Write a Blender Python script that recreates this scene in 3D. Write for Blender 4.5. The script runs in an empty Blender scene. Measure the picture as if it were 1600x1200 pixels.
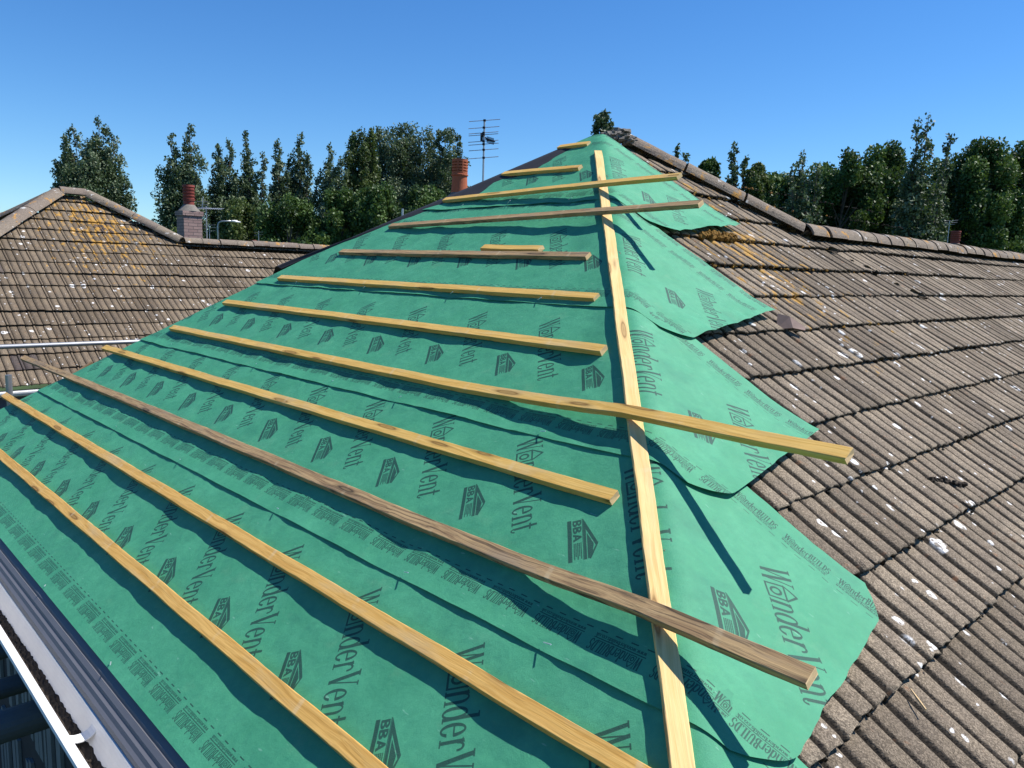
import bpy, math, random
import numpy as np
from mathutils import Vector, Matrix

random.seed(7); rng = np.random.default_rng(7)
sc = bpy.context.scene
COL = sc.collection

# ------------------------------------------------------------------ camera, sky, sun, exposure
CAMH = 6.5
R = np.array([[0.72364847, 0.07738267, -0.6858169],
              [-0.68949299, 0.12501902, -0.71342109],
              [0.03053373, 0.98913203, 0.14382463]])
F = 1215.0
cam_d = bpy.data.cameras.new('camera'); cam = bpy.data.objects.new('camera', cam_d); COL.objects.link(cam)
cam_d.sensor_width = 36.0; cam_d.lens = F / 1600 * 36.0; cam_d.clip_start = 0.05; cam_d.clip_end = 5000
cam.matrix_world = Matrix([[*R[0], 0], [*R[1], 0], [*R[2], CAMH], [0, 0, 0, 1]])
sc.camera = cam

SUN_AZ, SUN_EL = math.radians(-35), math.radians(55)
SD = Vector((math.cos(SUN_EL) * math.cos(SUN_AZ), math.cos(SUN_EL) * math.sin(SUN_AZ), math.sin(SUN_EL)))
w = bpy.data.worlds.new('World'); sc.world = w; w.use_nodes = True
nt = w.node_tree; bg = nt.nodes['Background']
sky = nt.nodes.new('ShaderNodeTexSky'); sky.sky_type = 'NISHITA'; sky.sun_disc = False
sky.sun_elevation = SUN_EL; sky.sun_rotation = math.atan2(SD.x, SD.y)
sky.altitude = 0; sky.air_density = 1.0; sky.dust_density = 0.0; sky.ozone_density = 2.5
hs = nt.nodes.new('ShaderNodeHueSaturation'); hs.inputs['Saturation'].default_value = 1.24
tint = nt.nodes.new('ShaderNodeMix'); tint.data_type = 'RGBA'; tint.blend_type = 'MULTIPLY'; tint.inputs[0].default_value = 1.0
tint.inputs[7].default_value = (.70, .95, 1.20, 1)
nt.links.new(sky.outputs[0], hs.inputs['Color']); nt.links.new(hs.outputs[0], tint.inputs[6]); nt.links.new(tint.outputs[2], bg.inputs[0])
bg.inputs[1].default_value = 0.09
sl = bpy.data.lights.new('sun', 'SUN'); sl.energy = 5.0; sl.angle = math.radians(0.53); sl.color = (1.0, 0.96, 0.9)
so = bpy.data.objects.new('sun', sl); COL.objects.link(so)
so.rotation_euler = SD.to_track_quat('Z', 'Y').to_euler(); so.location = (20, -10, 40)
sc.view_settings.view_transform = 'Standard'; sc.view_settings.look = 'None'
sc.view_settings.exposure = 0.5; sc.view_settings.gamma = 1.0

# ------------------------------------------------------------------ helpers
def at(px, py, d):
    v = R @ np.array([(px - 800) / F, -(py - 600) / F, -1.0])
    return np.array([v[0] * d, v[1] * d, v[2] * d + CAMH])

def tag(o, label=None, cat=None, group=None, kind=None):
    if label: o['label'] = label
    if cat: o['category'] = cat
    if group: o['group'] = group
    if kind: o['kind'] = kind
    return o

def thing(name, loc, label, cat, group=None, rot=(0, 0, 0)):
    o = bpy.data.objects.new(name, None); COL.objects.link(o)
    o.location = loc; o.rotation_euler = rot; o.empty_display_size = 0.2
    return tag(o, label, cat, group)

def mesh_obj(name, V, Fc, mat, parent=None, smooth=False, uv=None, attrs=None, org=None):
    """V in world coordinates; stored relative to the parent's (or org's) location."""
    V = np.asarray(V, dtype=np.float64)
    o0 = np.zeros(3)
    if org is not None: o0 = np.array(org, float)
    elif parent is not None:
        p = parent
        while p is not None: o0 = o0 + np.array(p.location); p = p.parent
    me = bpy.data.meshes.new(name)
    Vl = V - o0
    if isinstance(Fc, np.ndarray):
        n = len(Fc); k = Fc.shape[1]
        me.vertices.add(len(Vl)); me.vertices.foreach_set('co', Vl.astype(np.float32).ravel())
        me.loops.add(n * k); me.loops.foreach_set('vertex_index', Fc.astype(np.int32).ravel())
        me.polygons.add(n); me.polygons.foreach_set('loop_start', np.arange(0, n * k, k, dtype=np.int32))
        me.polygons.foreach_set('loop_total', np.full(n, k, dtype=np.int32))
        me.update(calc_edges=True)
    else:
        me.from_pydata([tuple(v) for v in Vl], [], Fc); me.update()
    if uv is not None:
        l = me.uv_layers.new(name='UVMap'); vi = np.empty(len(me.loops), np.int32)
        me.loops.foreach_get('vertex_index', vi); l.data.foreach_set('uv', np.asarray(uv, np.float32)[vi].ravel())
    if attrs:
        for k2, a in attrs.items():
            dom = 'FACE' if len(a) == len(me.polygons) and len(a) != len(me.vertices) else 'POINT'
            at_ = me.attributes.new(k2, 'FLOAT', dom); at_.data.foreach_set('value', np.asarray(a, np.float32))
    if smooth: me.polygons.foreach_set('use_smooth', np.ones(len(me.polygons), bool))
    me.validate()
    me.materials.append(mat)
    o = bpy.data.objects.new(name, me); COL.objects.link(o)
    if parent is not None: o.parent = parent
    elif org is not None: o.location = org
    return o

class MB:
    def __init__(s): s.v = []; s.f = []
    def add(s, V, Fc):
        b = len(s.v); s.v += [tuple(map(float, q)) for q in V]; s.f += [tuple(i + b for i in f) for f in Fc]
    def box(s, c, ex, ey, ez):
        """centre and three half-axis vectors"""
        c, ex, ey, ez = [np.array(q, float) for q in (c, ex, ey, ez)]
        V = [c + a * ex + b * ey + d * ez for a in (-1, 1) for b in (-1, 1) for d in (-1, 1)]
        s.add(V, [(0, 1, 3, 2), (4, 6, 7, 5), (0, 4, 5, 1), (2, 3, 7, 6), (0, 2, 6, 4), (1, 5, 7, 3)])
    def aabb(s, x0, x1, y0, y1, z0, z1):
        s.box(((x0 + x1) / 2, (y0 + y1) / 2, (z0 + z1) / 2), ((x1 - x0) / 2, 0, 0), (0, (y1 - y0) / 2, 0), (0, 0, (z1 - z0) / 2))
    def tube(s, pts, r, n=12, cap=True):
        pts = [np.array(p, float) for p in pts]; rs = r if hasattr(r, '__len__') else [r] * len(pts)
        b = len(s.v); up = np.array([0, 0, 1.0]); prev = None
        for i, p in enumerate(pts):
            d = pts[min(i + 1, len(pts) - 1)] - pts[max(i - 1, 0)]; d = d / (np.linalg.norm(d) + 1e-9)
            if prev is None: a = np.cross(d, up if abs(d[2]) < .9 else np.array([1., 0, 0]))
            else: a = prev - d * (prev @ d)
            a = a / np.linalg.norm(a); prev = a; e = np.cross(d, a)
            for k in range(n):
                t = 2 * math.pi * k / n; s.v.append(tuple(p + rs[i] * (math.cos(t) * a + math.sin(t) * e)))
        for i in range(len(pts) - 1):
            for k in range(n):
                k2 = (k + 1) % n; s.f.append((b + i * n + k, b + i * n + k2, b + (i + 1) * n + k2, b + (i + 1) * n + k))
        if cap:
            s.f.append(tuple(b + k for k in range(n))[::-1]); s.f.append(tuple(b + (len(pts) - 1) * n + k for k in range(n)))
    def lathe(s, c, prof, n=24):
        b = len(s.v); c = np.array(c, float)
        for r, z in prof:
            for k in range(n):
                t = 2 * math.pi * k / n; s.v.append((c[0] + r * math.cos(t), c[1] + r * math.sin(t), c[2] + z))
        for i in range(len(prof) - 1):
            for k in range(n):
                k2 = (k + 1) % n; s.f.append((b + i * n + k, b + i * n + k2, b + (i + 1) * n + k2, b + (i + 1) * n + k))
    def obj(s, name, mat, parent=None, smooth=False, org=None, bevel=0):
        o = mesh_obj(name, s.v, s.f, mat, parent, smooth, org=org)
        if bevel:
            m = o.modifiers.new('bevel', 'BEVEL'); m.width = bevel; m.segments = 2; m.limit_method = 'ANGLE'
        return o

def hash2(i, j, seed=0):
    h = (i * 374761393 + j * 668265263 + seed * 1442695041) & 0x7fffffff
    h = ((h ^ (h >> 13)) * 1274126177) & 0x7fffffff
    return ((h ^ (h >> 16)) & 0xffff) / 65535.0

def vnoise(x, y, seed=0):
    xi = np.floor(x).astype(np.int64); yi = np.floor(y).astype(np.int64); fx = x - xi; fy = y - yi
    fx = fx * fx * (3 - 2 * fx); fy = fy * fy * (3 - 2 * fy)
    a = hash2(xi, yi, seed); b = hash2(xi + 1, yi, seed); c = hash2(xi, yi + 1, seed); d = hash2(xi + 1, yi + 1, seed)
    return (a * (1 - fx) + b * fx) * (1 - fy) + (c * (1 - fx) + d * fx) * fy

def fbm(x, y, seed=0, o=3):
    r = 0; a = .5
    for k in range(o): r = r + a * (vnoise(x * 2 ** k, y * 2 ** k, seed + k) - .5) * 2; a *= .5
    return r

# ------------------------------------------------------------------ material helpers
class NT:
    def __init__(s, name):
        s.m = bpy.data.materials.new(name); s.m.use_nodes = True; s.t = s.m.node_tree
        s.bsdf = s.t.nodes['Principled BSDF']; s.out = s.t.nodes['Material Output']
    def n(s, t, **kw):
        x = s.t.nodes.new(t)
        for k, v in kw.items():
            if k in x.inputs.keys():
                x.inputs[k].default_value = v
            else: setattr(x, k, v)
        return x
    def l(s, a, b): s.t.links.new(a, b)
    def noise(s, vec, scale, detail=3, rough=.6):
        x = s.n('ShaderNodeTexNoise'); x.inputs['Scale'].default_value = scale; x.inputs['Detail'].default_value = detail
        x.inputs['Roughness'].default_value = rough
        if vec is not None: s.l(vec, x.inputs['Vector'])
        return x.outputs['Fac']
    def vor(s, vec, scale, feat='F1', rnd=1.0):
        x = s.n('ShaderNodeTexVoronoi'); x.feature = feat; x.inputs['Scale'].default_value = scale
        x.inputs['Randomness'].default_value = rnd
        if vec is not None: s.l(vec, x.inputs['Vector'])
        return x
    def ramp(s, fac, stops, interp='LINEAR'):
        x = s.n('ShaderNodeValToRGB'); x.color_ramp.interpolation = interp
        e = x.color_ramp.elements
        while len(e) < len(stops): e.new(.5)
        for i, (p, c) in enumerate(stops):
            e[i].position = p; e[i].color = (*c, 1) if hasattr(c, '__len__') else (c, c, c, 1)
        s.l(fac, x.inputs['Fac']); return x.outputs['Color']
    def mix(s, fac, a, b, mode='MIX'):
        x = s.n('ShaderNodeMix'); x.data_type = 'RGBA'; x.blend_type = mode
        for k, v in ((0, fac), (6, a), (7, b)):
            if hasattr(v, 'is_output') or hasattr(v, 'links'): s.l(v, x.inputs[k])
            elif k == 0: x.inputs[0].default_value = v
            else: x.inputs[k].default_value = (*v, 1)
        return x.outputs[2]
    def math(s, op, a, b=None):
        x = s.n('ShaderNodeMath'); x.operation = op
        for k, v in ((0, a), (1, b)):
            if v is None: continue
            if hasattr(v, 'links'): s.l(v, x.inputs[k])
            else: x.inputs[k].default_value = v
        return x.outputs[0]
    def mapping(s, vec, scale=(1, 1, 1), loc=(0, 0, 0)):
        x = s.n('ShaderNodeMapping'); x.inputs['Scale'].default_value = scale; x.inputs['Location'].default_value = loc
        s.l(vec, x.inputs['Vector']); return x.outputs[0]
    def bump(s, h, strength, dist=.01):
        x = s.n('ShaderNodeBump'); x.inputs['Strength'].default_value = strength; x.inputs['Distance'].default_value = dist
        s.l(h, x.inputs['Height']); s.l(x.outputs[0], s.bsdf.inputs['Normal'])
    def coord(s, which='Object'):
        return s.n('ShaderNodeTexCoord').outputs[which]
    def attr(s, name):
        x = s.n('ShaderNodeAttribute'); x.attribute_name = name; return x.outputs['Fac']
    def rnd(s): return s.n('ShaderNodeObjectInfo').outputs['Random']
    def done(s, col=None, rough=.8, metal=0, spec=.3):
        if col is not None:
            if hasattr(col, 'links'): s.l(col, s.bsdf.inputs['Base Color'])
            else: s.bsdf.inputs['Base Color'].default_value = (*col, 1)
        if hasattr(rough, 'links'): s.l(rough, s.bsdf.inputs['Roughness'])
        else: s.bsdf.inputs['Roughness'].default_value = rough
        s.bsdf.inputs['Metallic'].default_value = metal
        s.bsdf.inputs['Specular IOR Level'].default_value = spec
        return s.m

def plain(name, col, rough=.7, metal=0, var=.25, scale=8, bump=.15, spec=.3):
    m = NT(name); co = m.coord()
    a = m.noise(co, scale, 4); b = m.noise(co, scale * 9, 2)
    k = m.mix(m.math('MULTIPLY', a, 1.0), [c * (1 - var) for c in col], [min(1, c * (1 + var)) for c in col])
    k = m.mix(m.math('MULTIPLY', b, .35), k, [c * (1 - var * 1.4) for c in col])
    if bump: m.bump(b, bump, .005)
    return m.done(k, rough, metal, spec)

# tile material: lichen, moss, grain, painted groove shade; uses UV in metres, per-tile random
def tile_material(name, orange_xy=None, orange_r=1.2, warm=1.0, lichen=1.0, fine=1.0, tone=1.0):
    m = NT(name); uv = m.n('ShaderNodeUVMap').outputs[0]
    co = m.mapping(uv)
    tr = m.attr('tile_rand'); hgt = m.attr('groove')
    base = m.ramp(tr, [(0, (.150, .120, .086)), (.3, (.20, .160, .115)), (.65, (.232, .187, .136)), (.93, (.27, .218, .158)), (.955 if orange_r > 1.2 else .9999, (.10, .085, .085) if orange_r > 1.2 else (.26, .21, .152)), (1, (.085, .072, .076) if orange_r > 1.2 else (.25, .20, .148))])
    if tone != 1: base = m.mix(1.0, base, (tone, tone * .955, tone * .89), 'MULTIPLY')
    n1 = m.noise(co, 6, 5, .65)
    base = m.mix(m.ramp(n1, [(.35, 0), (.7, 1)]), base, m.mix(.6, base, (.11, .088, .07)))
    # aggregate grain
    g = m.vor(co, 260 * fine); gr = m.ramp(g.outputs['Color'], [(.2, .45), (.55, 1.0), (.9, 1.9)])
    base = m.mix(.75, base, gr, 'MULTIPLY')
    g2 = m.noise(co, 120, 2, .8)
    base = m.mix(m.ramp(g2, [(.62, 0), (.72, .8)]), base, (.045, .038, .032))
    # shade painted into grooves and noses, together with dirt and moss
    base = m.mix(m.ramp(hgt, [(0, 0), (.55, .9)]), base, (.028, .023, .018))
    # black blotches
    n2 = m.noise(m.mapping(co, (1, .7, 1), (3, 7, 0)), 11, 5, .7)
    base = m.mix(m.ramp(n2, [(.66, 0), (.70, .85)]), base, (.028, .024, .022))
    # rust tint
    n3 = m.noise(m.mapping(co, (1, 1, 1), (13, 2, 0)), 14, 3, .6)
    base = m.mix(m.ramp(n3, [(.64, 0), (.76, .45)]), base, (.36, .16, .075))
    # white lichen rings and blobs
    wob = m.n('ShaderNodeTexNoise'); wob.inputs['Scale'].default_value = 14; wob.inputs['Detail'].default_value = 3; m.l(co, wob.inputs['Vector'])
    wv = m.n('ShaderNodeVectorMath'); wv.operation = 'MULTIPLY_ADD'; m.l(wob.outputs['Color'], wv.inputs[0])
    wv.inputs[1].default_value = (.055, .055, 0); m.l(co, wv.inputs[2]); cw = wv.outputs[0]
    for sc_, loc, thr, ring in ((5.5, (0, 0, 0), .62, True), (8.5, (4, 9, 0), .68, False), (19, (8, 3, 0), .70, False)):
        vx = m.vor(m.mapping(cw, (1, 1, 1), loc), sc_, rnd=1.0)
        d = vx.outputs['Distance']; sel = m.n('ShaderNodeSeparateColor'); m.l(vx.outputs['Color'], sel.inputs[0])
        pick = m.math('GREATER_THAN', sel.outputs[0], 1 - (1 - thr) * lichen)
        rad = m.math('MULTIPLY', sel.outputs[1], .17)
        rad = m.math('ADD', rad, .075)
        q = m.math('DIVIDE', d, rad)
        if ring: msk = m.ramp(q, [(.0, .25), (.35, .15), (.5, 1), (.82, 1), (1.0, 0)])
        else: msk = m.ramp(q, [(.0, 1), (.75, 1), (1.0, 0)])
        brk = m.ramp(m.noise(co, 42, 3, .7), [(.38, 0), (.48, 1)])
        fac = m.math('MULTIPLY', m.math('MULTIPLY', m.math('MULTIPLY', msk, pick), brk), m.ramp(hgt, [(.2, 1), (.6, .1)]))
        base = m.mix(fac, base, (.70, .69, .67))
    # orange lichen near the apex
    if orange_xy is not None:
        sp = m.n('ShaderNodeSeparateXYZ'); m.l(co, sp.inputs[0])
        dx = m.math('SUBTRACT', sp.outputs[0], orange_xy[0]); dy = m.math('SUBTRACT', sp.outputs[1], orange_xy[1])
        rr = m.math('SQRT', m.math('ADD', m.math('MULTIPLY', dx, dx), m.math('MULTIPLY', m.math('MULTIPLY', dy, dy), .3)))
        fall = m.math('SUBTRACT', 1.0, m.math('DIVIDE', rr, orange_r))
        no = m.noise(m.mapping(co, (1, .45, 1), (5, 5, 0)), 13, 4, .7)
        ff = m.ramp(m.math('ADD', no, m.math('MULTIPLY', fall, .22)), [(.68, 0), (.745, .72)])
        oc = m.mix(m.noise(co, 30, 2), (.42, .20, .035), (.55, .33, .06))
        base = m.mix(ff, base, oc)
    no = m.noise(m.mapping(co, (1, .6, 1), (9, 1, 0)), 10, 4, .7)
    base = m.mix(m.ramp(no, [(.70, 0), (.73, .9)]), base, (.45, .22, .05))
    hh = m.math('ADD', m.math('MULTIPLY', g.outputs['Distance'], .6), g2)
    m.bump(hh, .6, .005)
    return m.done(base, .93, spec=.15)

M = {}
M['tiles_near'] = tile_material('weathered_concrete_tile', (.0, 1.3), 1.1)
M['tiles_left'] = tile_material('weathered_concrete_tile_orange', (0.42, .8), 1.6, lichen=1.0, tone=.84)

def ridge_material():
    m = NT('ridge_concrete'); co = m.coord()
    base = m.mix(m.noise(co, 3, 5, .7), (.165, .13, .098), (.28, .235, .18))
    r = m.rnd(); base = m.mix(m.math('MULTIPLY', r, .5), base, (.16, .125, .11))
    g = m.vor(co, 170); base = m.mix(.5, base, m.ramp(g.outputs['Color'], [(.2, .5), (.6, 1.0), (.9, 1.7)]), 'MULTIPLY')
    base = m.mix(m.ramp(m.noise(co, 9, 4, .7), [(.62, 0), (.68, .9)]), base, (.62, .60, .56))
    base = m.mix(m.ramp(m.noise(m.mapping(co, (1, 1, 1), (4, 4, 4)), 6, 4, .7), [(.58, 0), (.64, .8)]), base, (.45, .23, .05))
    base = m.mix(m.ramp(m.noise(m.mapping(co, (1, 1, 1), (8, 1, 4)), 14, 4, .7), [(.62, 0), (.68, .8)]), base, (.05, .045, .04))
    m.bump(m.noise(co, 60, 4, .8), .7, .008)
    return m.done(base, .93, spec=.15)
M['ridge'] = ridge_material()

def wood_material(name, c1, c2, dark, weather=0.0):
    m = NT(name); co = m.coord(); r = m.rnd()
    off = m.n('ShaderNodeCombineXYZ'); m.l(m.math('MULTIPLY', r, 37.0), off.inputs[0]); m.l(m.math('MULTIPLY', r, 11.0), off.inputs[1])
    ad = m.n('ShaderNodeVectorMath'); ad.operation = 'ADD'; m.l(co, ad.inputs[0]); m.l(off.outputs[0], ad.inputs[1]); v = ad.outputs[0]
    warp = m.n('ShaderNodeTexNoise'); warp.inputs['Scale'].default_value = 2.2; warp.inputs['Detail'].default_value = 2
    m.l(m.mapping(v, (1.2, 3, 3)), warp.inputs['Vector'])
    wv = m.n('ShaderNodeVectorMath'); wv.operation = 'MULTIPLY_ADD'; m.l(warp.outputs['Color'], wv.inputs[0]); wv.inputs[1].default_value = (0, .05, .05); m.l(v, wv.inputs[2])
    grain = m.noise(m.mapping(wv.outputs[0], (1.6, 90, 90)), 1.0, 3, .6)
    fine = m.noise(m.mapping(v, (6, 420, 420)), 1.0, 2, .7)
    base = m.mix(m.ramp(grain, [(.35, 0), (.62, 1)]), c2, c1)
    base = m.mix(m.math('MULTIPLY', fine, .35), base, dark)
    patch = m.noise(m.mapping(v, (2.3, 9, 9)), 1.0, 4, .65)
    base = m.mix(m.ramp(patch, [(.52, 0), (.68, .38 + .4 * weather)]), base, (.50, .40, .24) if weather < .5 else (.31, .23, .15))
    # growth-ring arches and dark weather streaks
    st = m.noise(m.mapping(wv.outputs[0], (1.1, 130, 60), (5, 2, 1)), 1.0, 4, .75)
    base = m.mix(m.ramp(st, [(.56 - .06 * weather, 0), (.66 - .05 * weather, .25 + .6 * weather)]), base, dark)
    # knots
    kv = m.vor(m.mapping(v, (3.1, 22, 22)), 1.0); sel = m.n('ShaderNodeSeparateColor'); m.l(kv.outputs['Color'], sel.inputs[0])
    kp = m.math('GREATER_THAN', sel.outputs[0], .72)
    kr = m.ramp(kv.outputs['Distance'], [(.0, .75), (.16, .55), (.21, .95), (.26, .35), (.36, 0)])
    base = m.mix(m.math('MULTIPLY', kr, kp), base, [d * .7 for d in dark])
    # pale sawn cross marks from stacking sticks
    sp = m.n('ShaderNodeSeparateXYZ'); m.l(v, sp.inputs[0])
    fr = m.math('FRACT', m.math('MULTIPLY', m.math('ADD', sp.outputs[0], m.math('MULTIPLY', sp.outputs[1], .25)), 1.75))
    cm = m.ramp(fr, [(.0, 0), (.47, 0), (.48, .4), (.5, .5), (.515, 0)])
    cm2 = m.math('MULTIPLY', cm, m.ramp(m.noise(m.mapping(v, (9, 30, 30)), 1.0, 2), [(.4, 0), (.6, 1)]))
    base = m.mix(m.math('MULTIPLY', cm2, .6), base, (.66, .56, .36))
    m.bump(m.math('ADD', m.math('MULTIPLY', grain, .6), m.math('ADD', m.math('MULTIPLY', fine, .4), m.math('MULTIPLY', st, .4))), .55, .003)
    return m.done(base, .78, spec=.25)
M['wood'] = wood_material('treated_softwood', (.78, .50, .145), (.62, .36, .08), (.26, .14, .035))
M['wood_warm'] = wood_material('treated_softwood_orange', (.78, .47, .135), (.60, .32, .07), (.24, .12, .035), .15)
M['wood_old'] = wood_material('weathered_softwood', (.54, .36, .17), (.34, .21, .10), (.065, .045, .03), .85)
M['wood_pale'] = wood_material('pale_pine', (.84, .60, .27), (.72, .48, .18), (.38, .22, .08), 0)
M['endgrain'] = plain('sawn_end_grain', (.66, .47, .25), .9, var=.25, scale=60)
M['felt'] = plain('black_roofing_felt', (.022, .023, .028), .75, var=.4, scale=14, bump=.3)
M['upvc_dark'] = plain('anthracite_plastic', (.105, .107, .122), .6, var=.12, scale=5, bump=0, spec=.45)
M['paint_white'] = plain('old_white_paint', (.74, .73, .71), .5, var=.10, scale=10, bump=.1, spec=.4)
M['dirt'] = plain('gutter_dirt', (.05, .038, .028), 1, var=.5, scale=40, bump=1)
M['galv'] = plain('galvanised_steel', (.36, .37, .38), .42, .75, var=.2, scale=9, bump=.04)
M['tube_dark'] = plain('shade_toned_scaffold_steel', (.10, .11, .12), .6, .3, var=.3, scale=9)  # steel colour darkened to carry the shade outside the gutter
M['alu'] = plain('aerial_aluminium', (.42, .43, .45), .4, .6, var=.1, bump=0)
M['plastic_black'] = plain('black_plastic', (.018, .018, .022), .5, var=.2, bump=0)
M['terracotta'] = plain('terracotta', (.40, .115, .055), .85, var=.25, scale=7)
M['terracotta_red'] = plain('dark_red_terracotta', (.24, .055, .04), .7, var=.3, scale=7)
M['mortar'] = plain('grey_mortar', (.20, .18, .155), .95, var=.45, scale=12, bump=1)
M['nail'] = plain('bright_nail', (.75, .76, .78), .3, .6, var=.05, bump=0)
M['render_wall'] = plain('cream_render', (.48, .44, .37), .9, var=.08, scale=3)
M['dark_wall'] = plain('dark_shaded_wall', (.035, .035, .038), .9, var=.4, scale=3)  # near-black colour stands in for the shade under the eaves
M['grass'] = plain('grass_ground', (.045, .075, .022), 1, var=.5, scale=.6, bump=.4)
M['timber'] = plain('rafter_timber', (.25, .16, .08), .9, var=.3, scale=5)
M['board'] = plain('shade_darkened_boards', (.17, .18, .18), .9, var=.3, scale=4)  # board colour lowered to paint in the shade they stand in
M['bark'] = plain('tree_bark', (.13, .105, .08), .95, var=.4, scale=3, bump=.5)
M['moss'] = plain('dark_moss', (.022, .018, .012), 1, var=.6, scale=30, bump=1)
M['moss_gold'] = plain('golden_moss', (.26, .14, .03), 1, var=.6, scale=30, bump=1)
M['slate_bit'] = plain('pinkish_tile_shard', (.23, .165, .14), .9, var=.3, scale=20)

def brick_material():
    m = NT('purple_grey_brick'); co = m.coord()
    sp = m.n('ShaderNodeSeparateXYZ'); m.l(co, sp.inputs[0]); cb = m.n('ShaderNodeCombineXYZ')
    m.l(m.math('ADD', sp.outputs[0], sp.outputs[1]), cb.inputs[0]); m.l(sp.outputs[2], cb.inputs[1])
    b = m.n('ShaderNodeTexBrick'); m.l(cb.outputs[0], b.inputs['Vector'])
    b.inputs['Scale'].default_value = 1.0; b.inputs['Brick Width'].default_value = .225; b.inputs['Row Height'].default_value = .075
    b.inputs['Mortar Size'].default_value = .008; b.inputs['Color1'].default_value = (.29, .185, .165, 1); b.inputs['Color2'].default_value = (.40, .275, .24, 1)
    b.inputs['Mortar'].default_value = (.10, .08, .075, 1)
    k = m.mix(m.math('MULTIPLY', m.noise(co, 7, 4), .6), b.outputs['Color'], (.19, .14, .13)); m.bump(m.noise(co, 40), .4)
    return m.done(k, .9)
M['brick'] = brick_material()

def leaf_material(name, c1, c2, c3):
    m = NT(name); r = m.attr('leaf_rand')
    k = m.ramp(r, [(0, c1), (.55, c2), (1, c3)])
    m.done(k, .55, spec=.35)
    tr = m.n('ShaderNodeBsdfTranslucent'); m.l(m.mix(.5, k, (.10, .16, .02)), tr.inputs[0])
    mx = m.n('ShaderNodeMixShader'); mx.inputs[0].default_value = .22
    m.l(m.bsdf.outputs[0], mx.inputs[1]); m.l(tr.outputs[0], mx.inputs[2]); m.l(mx.outputs[0], m.out.inputs[0])
    return m.m
M['leaf_poplar'] = leaf_material('poplar_leaf', (.036, .060, .028), (.088, .132, .062), (.20, .245, .15))
M['leaf_broad'] = leaf_material('broad_leaf', (.020, .048, .012), (.054, .108, .024), (.13, .21, .052))
M['leaf_yellow'] = leaf_material('yellowish_leaf', (.035, .058, .014), (.085, .125, .034), (.19, .23, .075))

# ------------------------------------------------------------------ printed pattern of the roofing underlay (drawn here glyph by glyph)
PU, PV, RES = 1.04, 1.0, 1600
CAN = np.zeros((RES, RES), np.float32)         # [v, u]
class Pen:
    """local frame: x along the text, y up the letters; origin (u, v) in metres"""
    def __init__(s, u, v, xd, yd, sx, sy): s.o = np.array([u, v]); s.x = np.array(xd) * sx; s.y = np.array(yd) * sy
    def raster(s, x0, y0, x1, y1, fn):
        pts = np.array([s.o + a * s.x + b * s.y for a in (x0, x1) for b in (y0, y1)])
        lo = np.floor(pts.min(0) / (PU / RES, PV / RES)).astype(int) - 1; hi = np.ceil(pts.max(0) / (PU / RES, PV / RES)).astype(int) + 1
        iu = np.arange(lo[0], hi[0] + 1); iv = np.arange(lo[1], hi[1] + 1)
        Mi = np.linalg.inv(np.array([s.x, s.y]).T); acc = 0
        for du in (.25, .75):
            for dv in (.25, .75):
                U, W = np.meshgrid((iu + du) * PU / RES - s.o[0], (iv + dv) * PV / RES - s.o[1])
                X = Mi[0, 0] * U + Mi[0, 1] * W; Y = Mi[1, 0] * U + Mi[1, 1] * W
                acc = acc + fn(X, Y).astype(np.float32) * .25
        ok = (iv >= 0) & (iv < RES)
        ix = np.ix_(iv[ok], iu % RES); CAN[ix] = np.maximum(CAN[ix], acc[ok])
    def poly(s, P):
        P = np.array(P, float)
        def fn(X, Y):
            c = np.zeros(X.shape, bool)
            for i in range(len(P)):
                (xa, ya), (xb, yb) = P[i], P[(i + 1) % len(P)]
                if ya == yb: continue
                c ^= ((ya > Y) != (yb > Y)) & (X < (xb - xa) * (Y - ya) / (yb - ya) + xa)
            return c
        s.raster(P[:, 0].min(), P[:, 1].min(), P[:, 0].max(), P[:, 1].max(), fn)
    def rect(s, x0, y0, x1, y1): s.poly([(x0, y0), (x1, y0), (x1, y1), (x0, y1)])
    def bar(s, xa, ya, xb, yb, w):
        """slanted stroke of horizontal width w"""
        s.poly([(xa - w / 2, ya), (xa + w / 2, ya), (xb + w / 2, yb), (xb - w / 2, yb)])
    def ring(s, cx, cy, rx, ry, ix, iy, cut=None):
        def fn(X, Y):
            o = ((X - cx) / rx) ** 2 + ((Y - cy) / ry) ** 2 <= 1; i = ((X - cx) / ix) ** 2 + ((Y - cy) / iy) ** 2 < 1
            q = o & ~i
            if cut: q &= ~cut(X, Y)
            return q
        s.raster(cx - rx, cy - ry, cx + rx, cy + ry, fn)

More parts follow.
